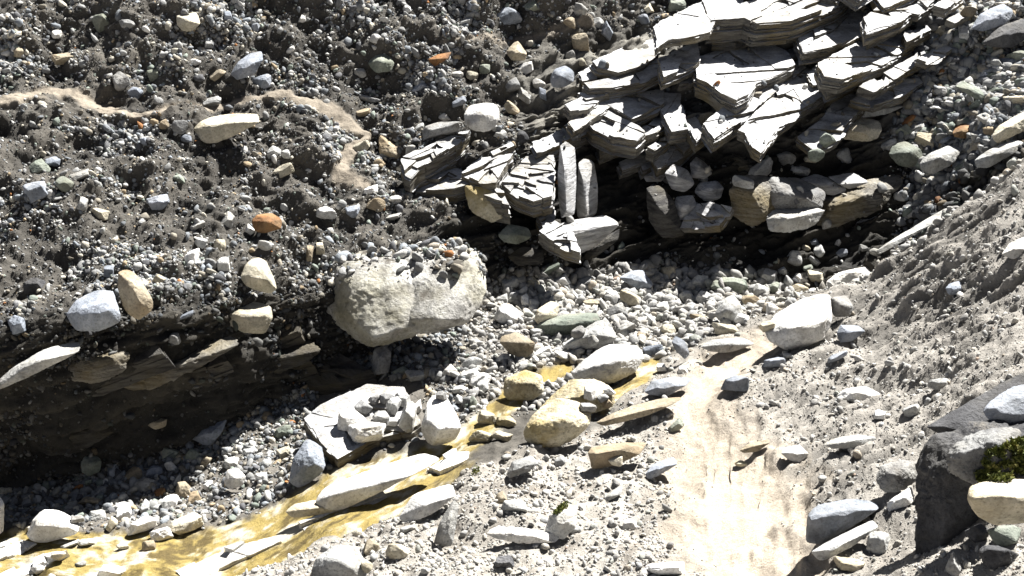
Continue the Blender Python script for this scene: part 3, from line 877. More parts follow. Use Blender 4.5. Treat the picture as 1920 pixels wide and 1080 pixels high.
hull([(800,112,0),(820,102,-10),(848,96,-20),(840,110,0),(815,126,5),(825,110,14)], S(823, 122, -0.05), 'rust', 'rust brown elongated stone on the upper slope', seed=32, p=36)
hull([(1102,850,0),(1108,838,-20),(1160,828,-40),(1222,828,-40),(1205,850,0),(1150,875,5),(1110,884,5),(1120,850,26),(1170,842,20)], S(1150, 880, -0.05), 'tan',
     'tan brown block half buried at the left edge of the sandy path', seed=33, p=40)
hull([(1208,888,0),(1225,870,-20),(1262,855,-30),(1272,870,0),(1240,890,5),(1215,902,5),(1240,876,18)], S(1240, 895, -0.04), 'blue', 'blue grey flat stone on the left border of the sandy path', seed=34, p=40)
hull([(948,890,0),(962,862,-20),(1000,852,-30),(1012,868,-5),(995,882,5),(955,898,5),(965,876,24)], S(975, 895, -0.04), 'pale', 'white topped angular stone with a grey front on the near bank', seed=35, p=50)
hull([(1112,795,0),(1150,772,-20),(1220,750,-40),(1280,742,-40),(1278,752,0),(1200,785,5),(1130,800,8),(1160,780,14)], S(1190, 790, -0.08), 'tan',
     'long thin brown plank shaped slab lying across the upper stream', seed=36, p=50, ampl=0.04)
hull([(932,642,0),(940,628,-20),(970,620,-20),(1005,640,0),(1002,662,0),(980,674,5),(950,660,5),(965,642,24)], S(968, 672, -0.06), 'tan', 'ochre brown stone with an orange sunlit patch in the shaded gully', seed=37, p=24)
hull([(1208,735,0),(1218,715,-20),(1260,705,-30),(1300,708,-30),(1285,725,0),(1250,745,5),(1220,742,5),(1245,722,18)], S(1250, 742, -0.04), 'blue', 'dark blue stone with a white top beside the narrow start of the path', seed=38, p=46)
hull([(1340,590,0),(1348,562,-20),(1375,550,-20),(1392,570,-5),(1396,600,0),(1370,606,5),(1345,602,5),(1365,580,26)], S(1368, 604, -0.05), 'pale', 'largest rounded pale stone in the heap left of the white quartz block', seed=39, p=18)
hull([(590,940,0),(600,915,-20),(690,880,-50),(790,848,-60),(845,852,-40),(780,890,0),(690,930,5),(640,958,5),(605,960,5),(630,925,18)], S(660, 950, -0.03), 'white',
     'long white water worn slab stretched along the stream bed', seed=40, p=30, ampl=0.05)
hull([(742,970,0),(770,925,-20),(850,905,-40),(856,930,0),(820,960,5),(760,985,5),(800,945,10)], S(800, 970, -0.02), 'white', 'flat bright white rock sheet at the near edge of the stream', seed=41, p=30, ampl=0.05)
hull([(530,960,0),(550,945,-10),(600,935,-20),(645,940,-10),(655,958,0),(600,968,5),(545,972,5),(590,952,14)], S(590, 968, -0.04), 'cream', 'cream lump with dark grit round it in mid stream', seed=42, p=20)
hull([(580,1075,0),(590,1045,-10),(625,1020,-30),(670,1022,-30),(690,1060,0),(690,1110,0),(590,1110,0),(630,1050,30),(660,1070,26)], S(640, 1075, -0.05), 'pale',
     'large pale blue grey rock cut by the lower frame edge near the stream', seed=43, p=30, ampl=0.07)
hull([(812,1020,0),(820,985,-10),(850,935,-20),(862,945,-10),(850,985,0),(850,1022,5),(830,1030,5),(835,990,18)], S(832, 1025, -0.03), 'pale', 'tall blue white shard standing in the near bank soil', seed=44, p=44)
hull([(1020,1000,0),(1030,965,-10),(1062,940,-30),(1085,955,-20),(1082,990,0),(1060,1012,5),(1035,1010,5),(1055,970,22)], S(1055, 1008, -0.04), 'pale', 'pale stone with a bright green moss cap on the near bank', seed=45, p=40)
hull([(910,1000,0),(930,985,-10),(990,990,-20),(1060,1000,-20),(1040,1018,0),(970,1020,5),(930,1012,5),(980,1000,12)], S(985, 1016, -0.03), 'white', 'low white slab set flush in the soil beside the mossy stone', seed=46, p=36)
hull([(695,690,0),(700,655,-10),(720,645,-10),(735,660,0),(732,700,5),(700,704,5),(714,672,16)], S(714, 700, -0.1), 'grey', 'upright grey stump of rock under the huge boulder', seed=47, p=30)
hull([(-30,735,0),(20,690,-20),(90,650,-40),(150,640,-50),(150,660,0),(60,705,5),(-30,745,5),(60,680,16)], S(60, 715, -0.25), 'pale', 'pale striped slab projecting from the left bank over the black overhang', seed=48, p=36, ampl=0.08)
hull([(1480,865,0),(1462,850,-5),(1470,838,-20),(1500,832,-20),(1520,850,0),(1500,868,5),(1490,850,12)], S(1490, 864, -0.03), 'white', 'glaring white stone on the right border of the sandy path', seed=49, p=20)
hull([(1385,845,0),(1400,832,-10),(1440,822,-20),(1445,830,0),(1420,848,5),(1395,850,5),(1415,836,10)], S(1415, 848, -0.03), 'tan', 'small tan stone lying alone on the sandy path', seed=50, p=36)
hull([(1540,835,0),(1560,822,-10),(1610,814,-20),(1645,820,-10),(1630,838,0),(1560,843,5),(1600,826,10)], S(1590, 842, -0.03), 'pale', 'long pale stone embedded in the right bank above the sandy path', seed=51, p=30)
hull([(1640,900,0),(1650,870,-20),(1690,858,-30),(1725,862,-20),(1725,900,0),(1690,925,5),(1655,925,5),(1675,890,26)], S(1680, 922, -0.04), 'grey', 'rough grey rock with a hollow beside the dark boulder shadow', seed=52, p=18, ampl=0.14)
hull([(1772,540,0),(1780,530,-10),(1800,526,-10),(1812,540,0),(1795,553,5),(1778,553,5),(1790,540,14)], S(1790, 552, -0.03), 'blue', 'small blue stone alone on the earthy right bank', seed=53, p=40)
hull([(1568,625,0),(1575,608,-10),(1610,610,-20),(1625,620,0),(1600,640,5),(1575,643,5),(1590,622,16)], S(1595, 640, -0.03), 'blue', 'blue grey triangular stone behind the white quartz block', seed=54, p=40)
hull([(1555,585,0),(1558,556,-10),(1590,552,-20),(1604,575,0),(1595,595,5),(1565,595,5),(1578,572,20)], S(1580, 594, -0.06), 'grey', 'rounded grey stone shaded by the white quartz block', seed=55, p=18)
hull([(1875,478,0),(1890,455,-20),(1935,438,-30),(1940,470,0),(1900,488,5),(1905,465,10)], S(1900, 484, -0.04), 'white', 'white slanting stone at the right edge of the earthy bank', seed=56, p=36)
hull([(1640,470,0),(1700,432,-20),(1775,388,-40),(1785,392,-20),(1770,410,5),(1690,455,5),(1645,480,5)], S(1720, 448, -0.10), 'pale', 'long pale kerb of rock edging the crest of the right bank', seed=57, p=40)
hull([(1665,290,0),(1672,270,-20),(1700,262,-20),(1728,278,0),(1735,305,0),(1705,318,5),(1680,310,5),(1700,285,26)], S(1700, 316, -0.12), 'green', 'dark green grey boulder stone beside its pale twin above the black hollow', seed=58, p=18)
hull([(1720,310,0),(1740,285,-20),(1780,270,-30),(1812,280,-20),(1790,308,0),(1750,330,5),(1725,325,5),(1760,295,28)], S(1760, 328, -0.16), 'pale', 'pale rounded boulder stone with a sunlit back above the black hollow', seed=59, p=20)
hull([(1825,300,0),(1850,280,-20),(1900,262,-30),(1925,265,-20),(1900,290,0),(1850,318,5),(1830,315,5),(1870,286,18)], S(1870, 312, -0.15), 'pale', 'long pale stone half behind the crest of the earthy bank', seed=60, p=26)
hull([(1855,260,0),(1870,235,-20),(1925,205,-40),(1945,210,-20),(1925,245,0),(1870,272,5),(1890,238,18)], S(1895, 265, -0.15), 'cream', 'cream sloping block at the right frame edge', seed=61, p=26)
hull([(1785,250,0),(1795,232,-20),(1830,230,-20),(1834,242,0),(1810,262,5),(1790,258,5),(1812,243,14)], S(1808, 260, -0.12), 'rust', 'orange cube of rock in the right hand rubble', seed=62, p=50)
hull([(1570,245,0),(1572,230,-20),(1610,220,-30),(1650,225,-30),(1655,245,0),(1640,268,5),(1580,262,5),(1610,240,24)], S(1612, 266, -0.25), 'cream', 'cream square block resting on the foot of the outcrop', seed=63, p=46)
hull([(1595,210,0),(1605,198,-10),(1650,192,-20),(1695,185,-20),(1698,200,0),(1660,216,5),(1610,222,5),(1650,204,16)], S(1645, 220, -0.22), 'pale', 'long white bone shaped stone above the cream square block', seed=64, p=22)
hull([(1790,162,0),(1805,150,-10),(1835,165,-10),(1858,185,0),(1845,195,5),(1815,178,5),(1825,170,12)], S(1825, 190, -0.10), 'green', 'pale green slanted stone in the upper right rubble', seed=65, p=36)
hull([(1820,55,0),(1835,25,-20),(1880,5,-30),(1905,20,-10),(1890,45,0),(1845,60,5),(1860,32,18)], S(1860, 55, -0.12), 'blue', 'dark blue grey block in the top right corner', seed=66, p=36)
hull([(1840,80,0),(1870,50,-20),(1930,30,-30),(1945,60,0),(1900,90,5),(1850,90,5),(1890,62,18)], S(1890, 88, -0.12), 'dark', 'dark olive slab below the blue block in the top right corner', seed=67, p=36)
hull([(1160,520,0),(1185,506,-20),(1205,504,-20),(1228,538,0),(1200,545,5),(1170,530,5),(1195,522,12)], S(1195, 540, -0.06), 'blue', 'flat grey tile of slate at the edge of the outcrop shadow', seed=68, p=46)
hull([(1040,655,0),(1100,640,-20),(1120,600,-30),(1140,600,-20),(1160,635,0),(1130,655,5),(1110,625,20)], S(1110, 652, -0.05), 'pale', 'pale blue pointed rock behind the white hump in the stream', seed=69, p=40)
hull([(1258,640,0),(1265,628,-10),(1285,640,0),(1295,668,0),(1285,675,5),(1268,660,5),(1275,650,14)], S(1278, 672, -0.05), 'blue', 'narrow blue slate flake upright beside the pale flat stones', seed=70, p=46)
hull([(1312,650,0),(1330,637,-10),(1395,632,-20),(1420,645,0),(1370,662,5),(1330,660,5),(1365,645,12)], S(1365, 660, -0.04), 'pale', 'long pale flat stone at the top of the sandy path', seed=71, p=30)
hull([(355,822,0),(370,800,-10),(395,790,-20),(428,782,-20),(420,810,0),(395,838,5),(370,835,5),(395,812,20)], S(390, 835, -0.06), 'blue', 'blue grey rock with a curved hollow at the foot of the overhang', seed=72, p=20)
hull([(148,870,0),(155,852,-10),(175,848,-20),(192,862,0),(190,885,0),(165,895,5),(150,885,5),(170,868,22)], S(170, 892, -0.08), 'green', 'green grey round rock in the deep shade of the left bank', seed=73, p=14)
hull([(418,900,0),(425,880,-10),(445,876,-10),(462,892,0),(458,910,0),(435,920,5),(422,912,5),(440,896,20)], S(440, 918, -0.04), 'white', 'white rock sitting on the gravel fan left of the slate block', seed=74, p=24)
hull([(-40,1000,0),(-40,930,-10),(0,925,-10),(8,945,0),(8,1000,5),(-20,1010,5),(-10,960,16)], S(0, 1002, -0.05), 'white', 'white upright slab cut by the left frame edge', seed=75, p=40)

# smaller stones that can still be picked out one by one: px, py, w, h, turn, kind of rock, form, label
SMALL = [
 (188,40,36,34,40,'green','angular','green grey stone left of the pale square stone high on the moraine'),
 (392,33,22,17,0,'pale','angular','small pale stone touching the right side of the pale square stone'),
 (427,32,20,22,0,'blue','block','small upright blue stone second right of the pale square stone'),
 (240,44,34,22,-10,'grey','angular','grey stone between the green grey stone and the pale square stone'),
 (568,36,18,16,0,'white','angular','white chip high above the hillside footpath'),
 (480,52,16,20,10,'blue','angular','bluish pebble uphill of the slanting blue grey stone'),
 (392,82,18,24,0,'pale','block','upright pale stone below the pale square stone'),
 (366,118,24,18,20,'white','angular','white angular stone left of the slanting blue grey stone'),
 (408,140,34,22,35,'tan','angular','tan stone just left of the slanting blue grey stone'),
 (492,154,40,27,20,'blue','angular','light blue stone at the foot of the slanting blue grey stone'),
 (228,152,36,40,30,'grey','angular','grey stone on the uphill edge of the hillside footpath'),
 (254,175,30,28,0,'blue','round','rounded blue stone sitting on the edge of the hillside footpath'),
 (288,140,26,28,0,'green','angular','greenish stone above the rounded blue one by the footpath'),
 (28,66,28,16,10,'cream','angular','cream stone near the left frame edge high up'),
 (34,98,26,22,0,'tan','angular','tan stone below the cream one near the left frame edge'),
 (120,110,44,22,5,'tan','slab','flat tan stone upslope of the left end of the footpath'),
 (106,65,20,18,0,'white','angular','small white stone upslope of the flat tan stone'),
 (335,238,36,28,0,'grey','angular','grey stone touching the left end of the big olive tan slab'),
 (308,234,20,22,0,'tan','round','small tan stone two along from the big olive tan slab'),
 (348,260,22,16,0,'blue','round','blue pebble under the left end of the big olive tan slab'),
 (272,265,22,18,0,'blue','round','blue pebble downhill of the footpath bend'),
 (396,192,40,18,15,'pale','slab','pale flat stone lying on the footpath itself'),
 (514,286,28,30,0,'pale','round','pale round stone right of the shadow under the big olive tan slab'),
 (536,290,18,20,0,'pale','round','smaller pale stone beside the round one below the footpath'),
 (532,320,40,22,25,'cream','angular','cream elongated stone below the two pale round ones'),
 (98,305,30,26,0,'blue','angular','blue grey stone in the cluster on the left slope'),
 (70,316,46,34,10,'green','angular','green grey stone, largest of the cluster on the left slope'),
 (68,360,52,42,25,'blue','block','bluish block at the bottom of the left slope cluster'),
 (122,347,34,34,0,'green','round','green round stone next to the bluish block on the left slope'),
 (150,330,40,20,25,'pale','slab','pale flat stone uphill of the green round stone'),
 (334,334,26,22,0,'green','round','pale green round pebble in the middle of the left slope'),
 (298,380,40,32,20,'blue','angular','purplish blue stone left of the orange rust stone'),
 (190,403,38,28,-35,'cream','wedge','pinkish cream pointed stone on the bare soil of the left slope'),
 (154,385,16,32,-20,'pale','slab','thin pale splinter uphill of the pinkish pointed stone'),
 (428,415,26,36,-20,'pale','angular','pale lilac stone left of the orange rust stone'),
 (468,433,22,28,10,'white','wedge','white triangular chip touching the orange rust stone'),
 (372,422,34,16,25,'pale','slab','flat pale stone between the lilac stone and the oval white one'),
 (358,485,42,32,20,'white','round','oval white stone glinting in the middle of the left slope'),
 (412,460,22,24,0,'cream','round','cream pebble uphill of the oval white stone'),
 (376,455,24,20,-20,'pale','angular','pale pebble just above the oval white stone'),
 (500,460,34,22,0,'pale','round','pale stone between the orange rust stone and the cream pyramid'),
 (418,498,26,32,10,'pale','angular','pale stone left of the cream pyramid'),
 (298,525,26,22,0,'cream','angular','cream stone right of the tall tan one'),
 (64,535,40,34,0,'dark','angular','dark slate coloured stone uphill of the dark grey boulder'),
 (36,610,44,42,20,'blue','angular','light blue stone near the left frame edge above the striped slab'),
 (203,510,20,26,0,'blue','block','blue upright stone touching the top of the tall tan one'),
 (348,592,34,16,25,'blue','slab','blue flat pebble near the brink of the black overhang'),
 (326,635,26,24,0,'grey','angular','grey stone stuck in the brink of the black overhang'),
 (610,400,46,30,0,'white','angular','white stone on the brink left of the huge boulder'),
 (600,465,18,44,0,'cream','slab','tall cream sliver just left of the huge boulder'),
 (580,478,16,60,0,'tan','slab','tall tan sliver second left of the huge boulder'),
 (730,282,54,44,-20,'tan','angular','brown sunlit stone with a dark side at the foot of the hillside footpath'),
 (676,276,38,26,30,'cream','angular','cream stone left of the brown stone at the footpath foot'),
 (772,280,24,22,0,'pale','round','pale round stone right of the brown stone at the footpath foot'),
 (695,358,40,20,10,'white','slab','flat white stone below the footpath foot'),
 (706,385,40,28,0,'tan','round','tan round stone above the huge boulder'),
 (742,374,28,16,5,'white','slab','thin white stone right of the tan round one above the huge boulder'),
 (735,408,40,18,15,'pale','slab','pale flat stone resting above the huge boulder'),
 (660,398,30,28,0,'blue','angular','blue stone left of the tan round one above the huge boulder'),
 (828,243,84,34,18,'grey','slab','grey log shaped stone left of the white rounded block'),
 (785,240,30,16,30,'pale','slab','small pale stone at the end of the grey log shaped one'),
 (832,220,26,16,0,'white','angular','white chip above the grey log shaped stone'),
 (962,208,34,40,0,'tan','round','tan shaded stone right of the white rounded block'),
 (984,182,40,24,-35,'pale','block','light blue oblong stone above the tan shaded one'),
 (960,160,34,26,30,'grey','angular','grey stone uphill of the light blue oblong'),
 (985,130,34,24,20,'white','block','white block below the yellow brown pointed stone'),
 (1010,158,26,22,0,'grey','angular','grey stone left of the notched blue grey rock'),
 (1018,178,16,28,0,'blue','block','narrow blue stone below the notched blue grey rock'),
 (1070,104,20,20,0,'pale','round','small pale egg just above the notched blue grey rock'),
 (1090,116,20,16,0,'cream','round','small pinkish egg beside the upper slate'),
 (978,258,28,26,0,'dark','round','dark round stone in the shade below the white rounded block'),
 (940,252,28,18,-10,'pale','angular','pale broken stone at the foot of the white rounded block'),
 (1088,80,36,36,0,'tan','angular','tan stone with an orange side left of the blue pointed stone'),
 (1140,62,38,46,10,'blue','wedge','blue pointed stone by the top of the slate outcrop'),
 (1120,45,30,26,20,'pale','angular','pale rough stone just above the blue pointed one'),
 (1088,18,32,30,30,'pale','angular','pale square stone near the top frame edge'),
 (1070,42,28,26,0,'tan','round','pinkish stone below the pale square one near the top edge'),
 (1000,14,36,30,0,'green','wedge','dark green pointed stone near the top frame edge'),
 (954,30,46,36,15,'blue','angular','light blue stone left of the dark green pointed one'),
 (886,12,22,22,0,'blue','block','blue stone near the top frame edge above the rust brown stone'),
 (872,42,28,16,20,'pale','slab','flat pale stone below the blue one near the top edge'),
 (1216,18,26,24,0,'cream','wedge','cream pointed stone near the top of the outcrop'),
 (1208,36,24,20,0,'blue','round','blue pebble under the cream pointed stone'),
 (1268,12,36,28,0,'green','angular','green rock with yellow lichen at the top of the outcrop'),
 (764,18,18,16,0,'white','angular','white pebble near the top edge above the green grey egg'),
 (704,73,22,20,0,'white','round','bright white pebble above the green grey egg'),
 (676,138,26,20,0,'pale','angular','pale stone left of the green grey egg'),
 (908,130,22,24,0,'green','round','greenish stone left of the white block on the upper slope'),
 (885,142,26,18,0,'cream','round','cream stone in the row below the rust brown stone'),
 (855,140,28,16,10,'pale','slab','pale flat stone in the row below the rust brown stone'),
 (785,165,34,20,35,'blue','angular','blue stone upslope of the grey log shaped one'),
 (690,185,46,16,-15,'grey','slab','grey sliver on the edge of the hillside footpath'),
 (860,192,32,18,30,'blue','slab','blue sliver upslope of the white rounded block'),
 (680,212,40,18,20,'tan','slab','pinkish flat stone below the grey sliver by the footpath'),
 # gully
 (952,592,58,42,-15,'white','angular','white cracked stone right of the huge boulder'),
 (940,564,30,20,20,'pale','angular','pale stone touching the right side of the huge boulder'),
 (1000,572,24,26,20,'pale','round','pale stone leaning on the striped cream one'),
 (985,568,20,36,0,'white','angular','white upright stone left of the striped cream one'),
 (1180,562,56,34,-10,'cream','angular','cream stone in front of the flat grey tile'),
 (1145,555,30,24,-15,'white','angular','white stone left of the cream one by the flat grey tile'),
 (1216,550,26,18,0,'white','angular','white stone right of the cream one by the flat grey tile'),
 (1100,498,14,24,0,'pale','wedge','pale spike in the outcrop shadow'),
 (1085,625,30,26,20,'grey','angular','grey stone below the dark olive flat rock'),
 (1088,658,34,28,0,'pale','round','pale round stone at the head of the white hump'),
 (1005,675,16,18,0,'white','round','white pebble right of the ochre brown stone'),
 (1112,640,22,24,0,'pale','round','pale stone beside the pale blue pointed rock'),
 (1212,600,30,28,30,'pale','angular','pale stone in the heap upstream of the white hump'),
 (1240,578,36,24,10,'pale','angular','pale stone at the top of the heap upstream of the white hump'),
 (1252,620,34,26,-10,'cream','angular','cream stone in the heap above the narrow blue flake'),
 (1320,560,34,28,-30,'white','block','white block left of the largest rounded pale stone'),
 (1345,540,32,26,-30,'green','block','greenish block above the largest rounded pale stone'),
 (1375,535,56,34,-20,'green','angular','long greenish stone behind the largest rounded pale stone'),
 (1425,548,34,30,-30,'pale','angular','pale stone left of the long white flat rock'),
 (1412,566,44,26,-10,'tan','round','brown stone right of the largest rounded pale stone'),
 (1446,582,26,32,10,'white','round','white stone touching the big white quartz block'),
 (1500,545,34,24,-20,'tan','round','tan stone just uphill of the big white quartz block'),
 (1478,530,18,30,10,'pale','round','pale narrow stone left of the tan one by the quartz block'),
 (1530,520,36,24,-10,'cream','angular','cream stone at the end of the long white flat rock'),
 (1514,505,20,18,0,'green','round','green pebble on top of the cream one by the crest'),
 (1496,522,14,18,0,'white','round','small white pebble left of the green one by the crest'),
 (1440,612,34,22,20,'cream','block','pinkish block at the front tip of the white quartz block'),
 (1360,618,52,24,-10,'cream','angular','cream stone in front of the largest rounded pale stone'),
 (1310,595,44,20,-10,'tan','slab','flat tan stone left of the largest rounded pale stone'),
 (1285,605,32,24,0,'pale','angular','pale stone left of the flat tan one in the heap'),
 (1488,485,36,34,-30,'pale','round','pale round stone, left of the pair under the outcrop'),
 (1538,474,28,32,-20,'pale','round','pale egg shaped stone, right of the pair under the outcrop'),
 (1512,466,18,16,0,'cream','round','little cream pebble between the pair under the outcrop'),
 (1526,455,26,18,-20,'blue','wedge','blue stone behind the egg shaped one under the outcrop'),
 (1525,488,32,22,-35,'grey','slab','grey stone below the pair under the outcrop'),
 (1578,476,26,20,20,'blue','round','blue stone right of the pair under the outcrop'),
 (1618,466,20,16,0,'pale','round','pale pebble near the crest right of the pair'),
 (1640,472,26,20,0,'pale','round','pale round stone at the end of the long pale kerb'),
 (1572,455,14,14,0,'white','round','tiny white pebble above the blue stone under the outcrop'),
 (1550,420,18,20,0,'grey','round','grey pebble in the black hollow'),
 # stream and lower left
 (845,700,38,34,10,'white','round','white stone at the top of the cluster above the bright white rock'),
 (885,680,40,26,20,'pale','round','pale stone, highest of the cluster above the bright white rock'),
 (880,704,38,22,15,'pale','block','pale block in the middle of the cluster above the bright white rock'),
 (900,712,44,38,30,'white','angular','white stone on the right of the cluster above the bright white rock'),
 (905,725,30,30,20,'pale','angular','pale stone low in the cluster above the bright white rock'),
 (862,732,30,20,0,'white','angular','white stone below the middle of the cluster above the bright white rock'),
 (862,752,18,26,0,'pale','round','oval pale stone at the right shoulder of the bright white rock'),
 (887,756,24,34,-10,'green','round','greenish oval stone second right of the bright white rock'),
 (826,742,26,18,0,'grey','block','grey block on the tip of the bright white rock'),
 (680,765,28,22,-10,'grey','round','round grey stone on the slate block'),
 (702,750,18,18,0,'grey','angular','small grey stone on the back of the slate block'),
 (725,748,24,20,20,'grey','angular','grey stone at the top of the pile on the slate block'),
 (660,790,46,34,-10,'white','angular','white angular stone on the left of the slate block'),
 (690,812,54,36,15,'white','slab','white flat stone on the front of the slate block'),
 (738,762,22,30,-20,'pale','angular','pale stone in the pile on the slate block'),
 (765,785,24,50,-15,'pale','block','tall pale stone at the right of the pile on the slate block'),
 (755,750,22,22,0,'pale','block','pale cube at the back of the pile on the slate block'),
 (785,765,18,34,-10,'white','wedge','white spike left of the bright white rock'),
 (737,792,20,14,0,'white','block','small white block at the front of the pile on the slate block'),
 (715,782,30,18,0,'grey','angular','grey stone low in the pile on the slate block'),
 (915,785,44,30,-10,'cream','angular','cream stone between the bright white rock and the yellow bulging rock'),
 (945,790,44,26,10,'ochre','angular','ochre stained stone left of the yellow bulging rock'),
 (905,820,50,30,-15,'ochre','slab','ochre sheet of rock in the stream below the bright white rock'),
 (940,818,40,24,-20,'cream','slab','pale slab below the ochre stained stone in the stream'),
 (1104,738,30,34,0,'white','block','white block resting on the yellow bulging rock'),
 (1130,745,24,20,0,'grey','round','grey stone right of the white block on the yellow rock'),
 (1142,735,26,14,-10,'white','round','small white stone behind the grey one on the yellow rock'),
 (1102,765,36,20,0,'grey','slab','flat shaded stone below the white block on the yellow rock'),
 (1140,758,24,18,0,'tan','round','dark brown stone in the hollow of the yellow rock'),
 (1240,690,24,18,0,'white','block','white stone above the dark blue white topped one'),
 (1280,695,20,18,0,'white','block','white stone right of its match above the dark blue one'),
 (1268,800,36,24,30,'green','angular','greenish stone sunk in the left edge of the path'),
 (1155,865,30,20,0,'cream','round','small cream stone leaning on the tan brown block'),
 (1050,865,24,18,20,'grey','angular','grey stone between the white topped stone and the tan block'),
 (228,950,40,24,10,'white','angular','white stone in the heap right of the white wedge'),
 (185,968,42,26,0,'pale','angular','pale stone just right of the white wedge'),
 (137,952,28,24,20,'pale','block','pale cube on the back of the white wedge'),
 (145,975,26,18,10,'grey','block','grey block on the right end of the white wedge'),
 (172,940,48,18,-10,'tan','slab','pinkish brown slab behind the white wedge'),
 (232,965,34,42,10,'white','angular','white upright stone in the middle of the lower left heap'),
 (208,985,18,32,-25,'cream','slab','slanting cream sliver in the lower left heap'),
 (272,985,70,34,20,'white','angular','long white stone in front of the lower left heap'),
 (300,1002,46,32,20,'white','angular','white stone in front of the cream banded one'),
 (350,985,64,40,20,'cream','angular','cream banded rock at the right of the lower left heap'),
 (278,1025,28,26,10,'tan','angular','brown shaded stone at the stream edge of the lower left heap'),
 (165,1018,36,16,5,'pale','slab','pale flat stone at the stream edge below the white wedge'),
 (130,1022,40,12,25,'pale','slab','thin pale sliver below the white wedge'),
 (110,1042,30,18,10,'cream','angular','small cream stone in the stream below the white wedge'),
 (230,1025,24,16,0,'cream','angular','small cream stone alone in the ochre stream'),
 (152,1058,22,12,20,'pale','slab','pale flake in the ochre stream'),
 (72,1068,28,18,10,'white','round','white round stone at the bottom of the stream'),
 (212,1070,52,32,-10,'white','angular','white angular rock in the stream at the bottom frame edge'),
 (275,910,44,34,10,'pale','angular','pale stone at the top of the lower left heap'),
 (290,885,36,30,20,'blue','angular','blue stone at the back of the lower left heap'),
 (322,878,28,26,0,'white','round','white stone high in the lower left heap'),
 (335,858,18,20,0,'cream','round','cream pebble at the top of the lower left heap'),
 (300,925,22,22,0,'rust','round','rust brown stone in the lower left heap'),
 (345,920,36,40,10,'tan','angular','tan stone in the right half of the lower left heap'),
 (318,942,38,28,10,'white','angular','white stone beside the tan one in the lower left heap'),
 (365,935,28,28,20,'tan','block','pinkish tan block at the right of the lower left heap'),
 (270,955,26,36,20,'pale','angular','pale stone behind the long white one in the lower left heap'),
 (210,885,30,32,-10,'blue','wedge','blue pointed stone right of the green grey round rock'),
 (250,890,44,30,20,'tan','angular','brown shaded stone left of the blue stone at the heap back'),
 (296,795,40,20,10,'tan','angular','dim brown stone in the wall of the overhang'),
 (440,808,24,24,0,'blue','round','pale blue stone beside the blue grey hollowed rock'),
 (357,838,30,24,0,'blue','angular','blue stone under the blue grey hollowed rock'),
 (360,855,30,30,0,'green','round','greenish stone below the blue grey hollowed rock'),
 (386,865,18,30,-20,'tan','slab','tan upright stone below the blue grey hollowed rock'),
 (318,850,36,26,0,'green','angular','dark greenish stone left of the blue grey hollowed rock'),
 (432,868,36,22,20,'pale','angular','pale stone behind the white rock on the gravel fan'),
 (388,912,20,22,0,'white','round','white pebble left of the white rock on the gravel fan'),
 (490,895,24,22,10,'white','angular','white stone right of the white rock on the gravel fan'),
 (470,848,30,20,20,'pale','slab','pale stone upslope of the white rock on the gravel fan'),
 (12,920,26,18,10,'cream','slab','cream cap stone above the white slab at the left edge'),
 # near bank
 (670,1000,22,20,0,'cream','round','cream stone at the stream edge of the near bank'),
 (695,1030,34,40,0,'tan','angular','tan shaded stone beside the large pale blue grey rock'),
 (745,1035,52,34,0,'cream','round','cream oval stone right of the tan shaded one on the near bank'),
 (688,1062,26,24,-20,'cream','round','cream pebble below the tan shaded one on the near bank'),
 (945,1055,40,28,0,'dark','block','dark square stone at the bottom of the near bank'),
 (765,992,34,16,20,'pale','slab','pale sliver in the soil near the white rock sheet'),
 (965,950,56,26,0,'pale','slab','long pale stone in the soil of the near bank'),
 (940,935,28,26,20,'tan','angular','brown stone above the long pale one on the near bank'),
 (1180,985,34,24,10,'white','block','white block in the soil left of the sandy path'),
 (1150,930,44,22,25,'pale','angular','pale stone in the soil below the tan brown block'),
 (1245,1068,80,36,-5,'white','angular','white rock cut by the bottom frame edge left of the path'),
 (1390,870,26,14,-15,'ochre','angular','mossy little stone in the middle of the sandy path'),
 (1650,780,22,24,0,'white','block','white chip on the earthy bank above the long pale stone'),
 (1710,770,34,24,20,'pale','angular','pale stone right of the white chip on the earthy bank'),
 (1610,745,90,40,8,'white','angular','broad whitish hump set in the earthy bank'),
 (1570,670,44,16,25,'blue','slab','blue flake lying on the earthy bank below the quartz block'),
 (1452,680,44,22,10,'blue','angular','shaded blue stone in the hollow under the quartz block'),
 (1380,720,60,36,15,'blue','angular','blue rock half buried at the narrow top of the path'),
 (1760,720,40,30,0,'pale','angular','pale stone on the earthy bank above the dark pointed ledge'),
 (1590,1060,60,30,-10,'cream','angular','cream stone at the bottom frame edge right of the path'),
 (1645,1020,40,50,-20,'pale','angular','pale rock right of the long pale sloping slab'),
 (1790,1062,34,56,0,'grey','wedge','grey pointed stone standing at the foot of the tall dark boulder'),
 (1870,1045,80,50,10,'dark','angular','dark jagged rock at the bottom right corner'),
 (1835,1000,50,46,0,'dark','round','dark round stone under the cream rounded block'),
 (1885,1005,60,40,0,'green','round','green grey stone under the cream rounded block'),
 (1690,940,60,30,30,'white','angular','white rock reaching up to the dark boulder shadow'),
 # right hand rubble
 (1530,290,32,28,0,'green','round','green grey stone in the pile on the lower outcrop'),
 (1550,262,34,34,0,'green','round','dark green round stone below the cream square block'),
 (1585,292,34,34,20,'grey','round','grey striped round stone right of the dark green one'),
 (1518,300,28,22,-10,'cream','angular','white and orange stone in the pile on the lower outcrop'),
 (1474,296,36,30,10,'pale','round','pale round stone at the left of the pile on the lower outcrop'),
 (1425,320,58,30,30,'pale','angular','long pale stone on the crest of the lower outcrop'),
 (1394,342,44,24,-10,'pale','angular','pale stone left of the long one on the lower outcrop crest'),
 (1498,320,44,22,-10,'pale','slab','flat pale stone under the pile on the lower outcrop'),
 (1770,262,34,32,0,'blue','round','blue round stone left of the orange cube'),
 (1850,225,40,24,-20,'pale','round','pale stone right of the orange cube'),
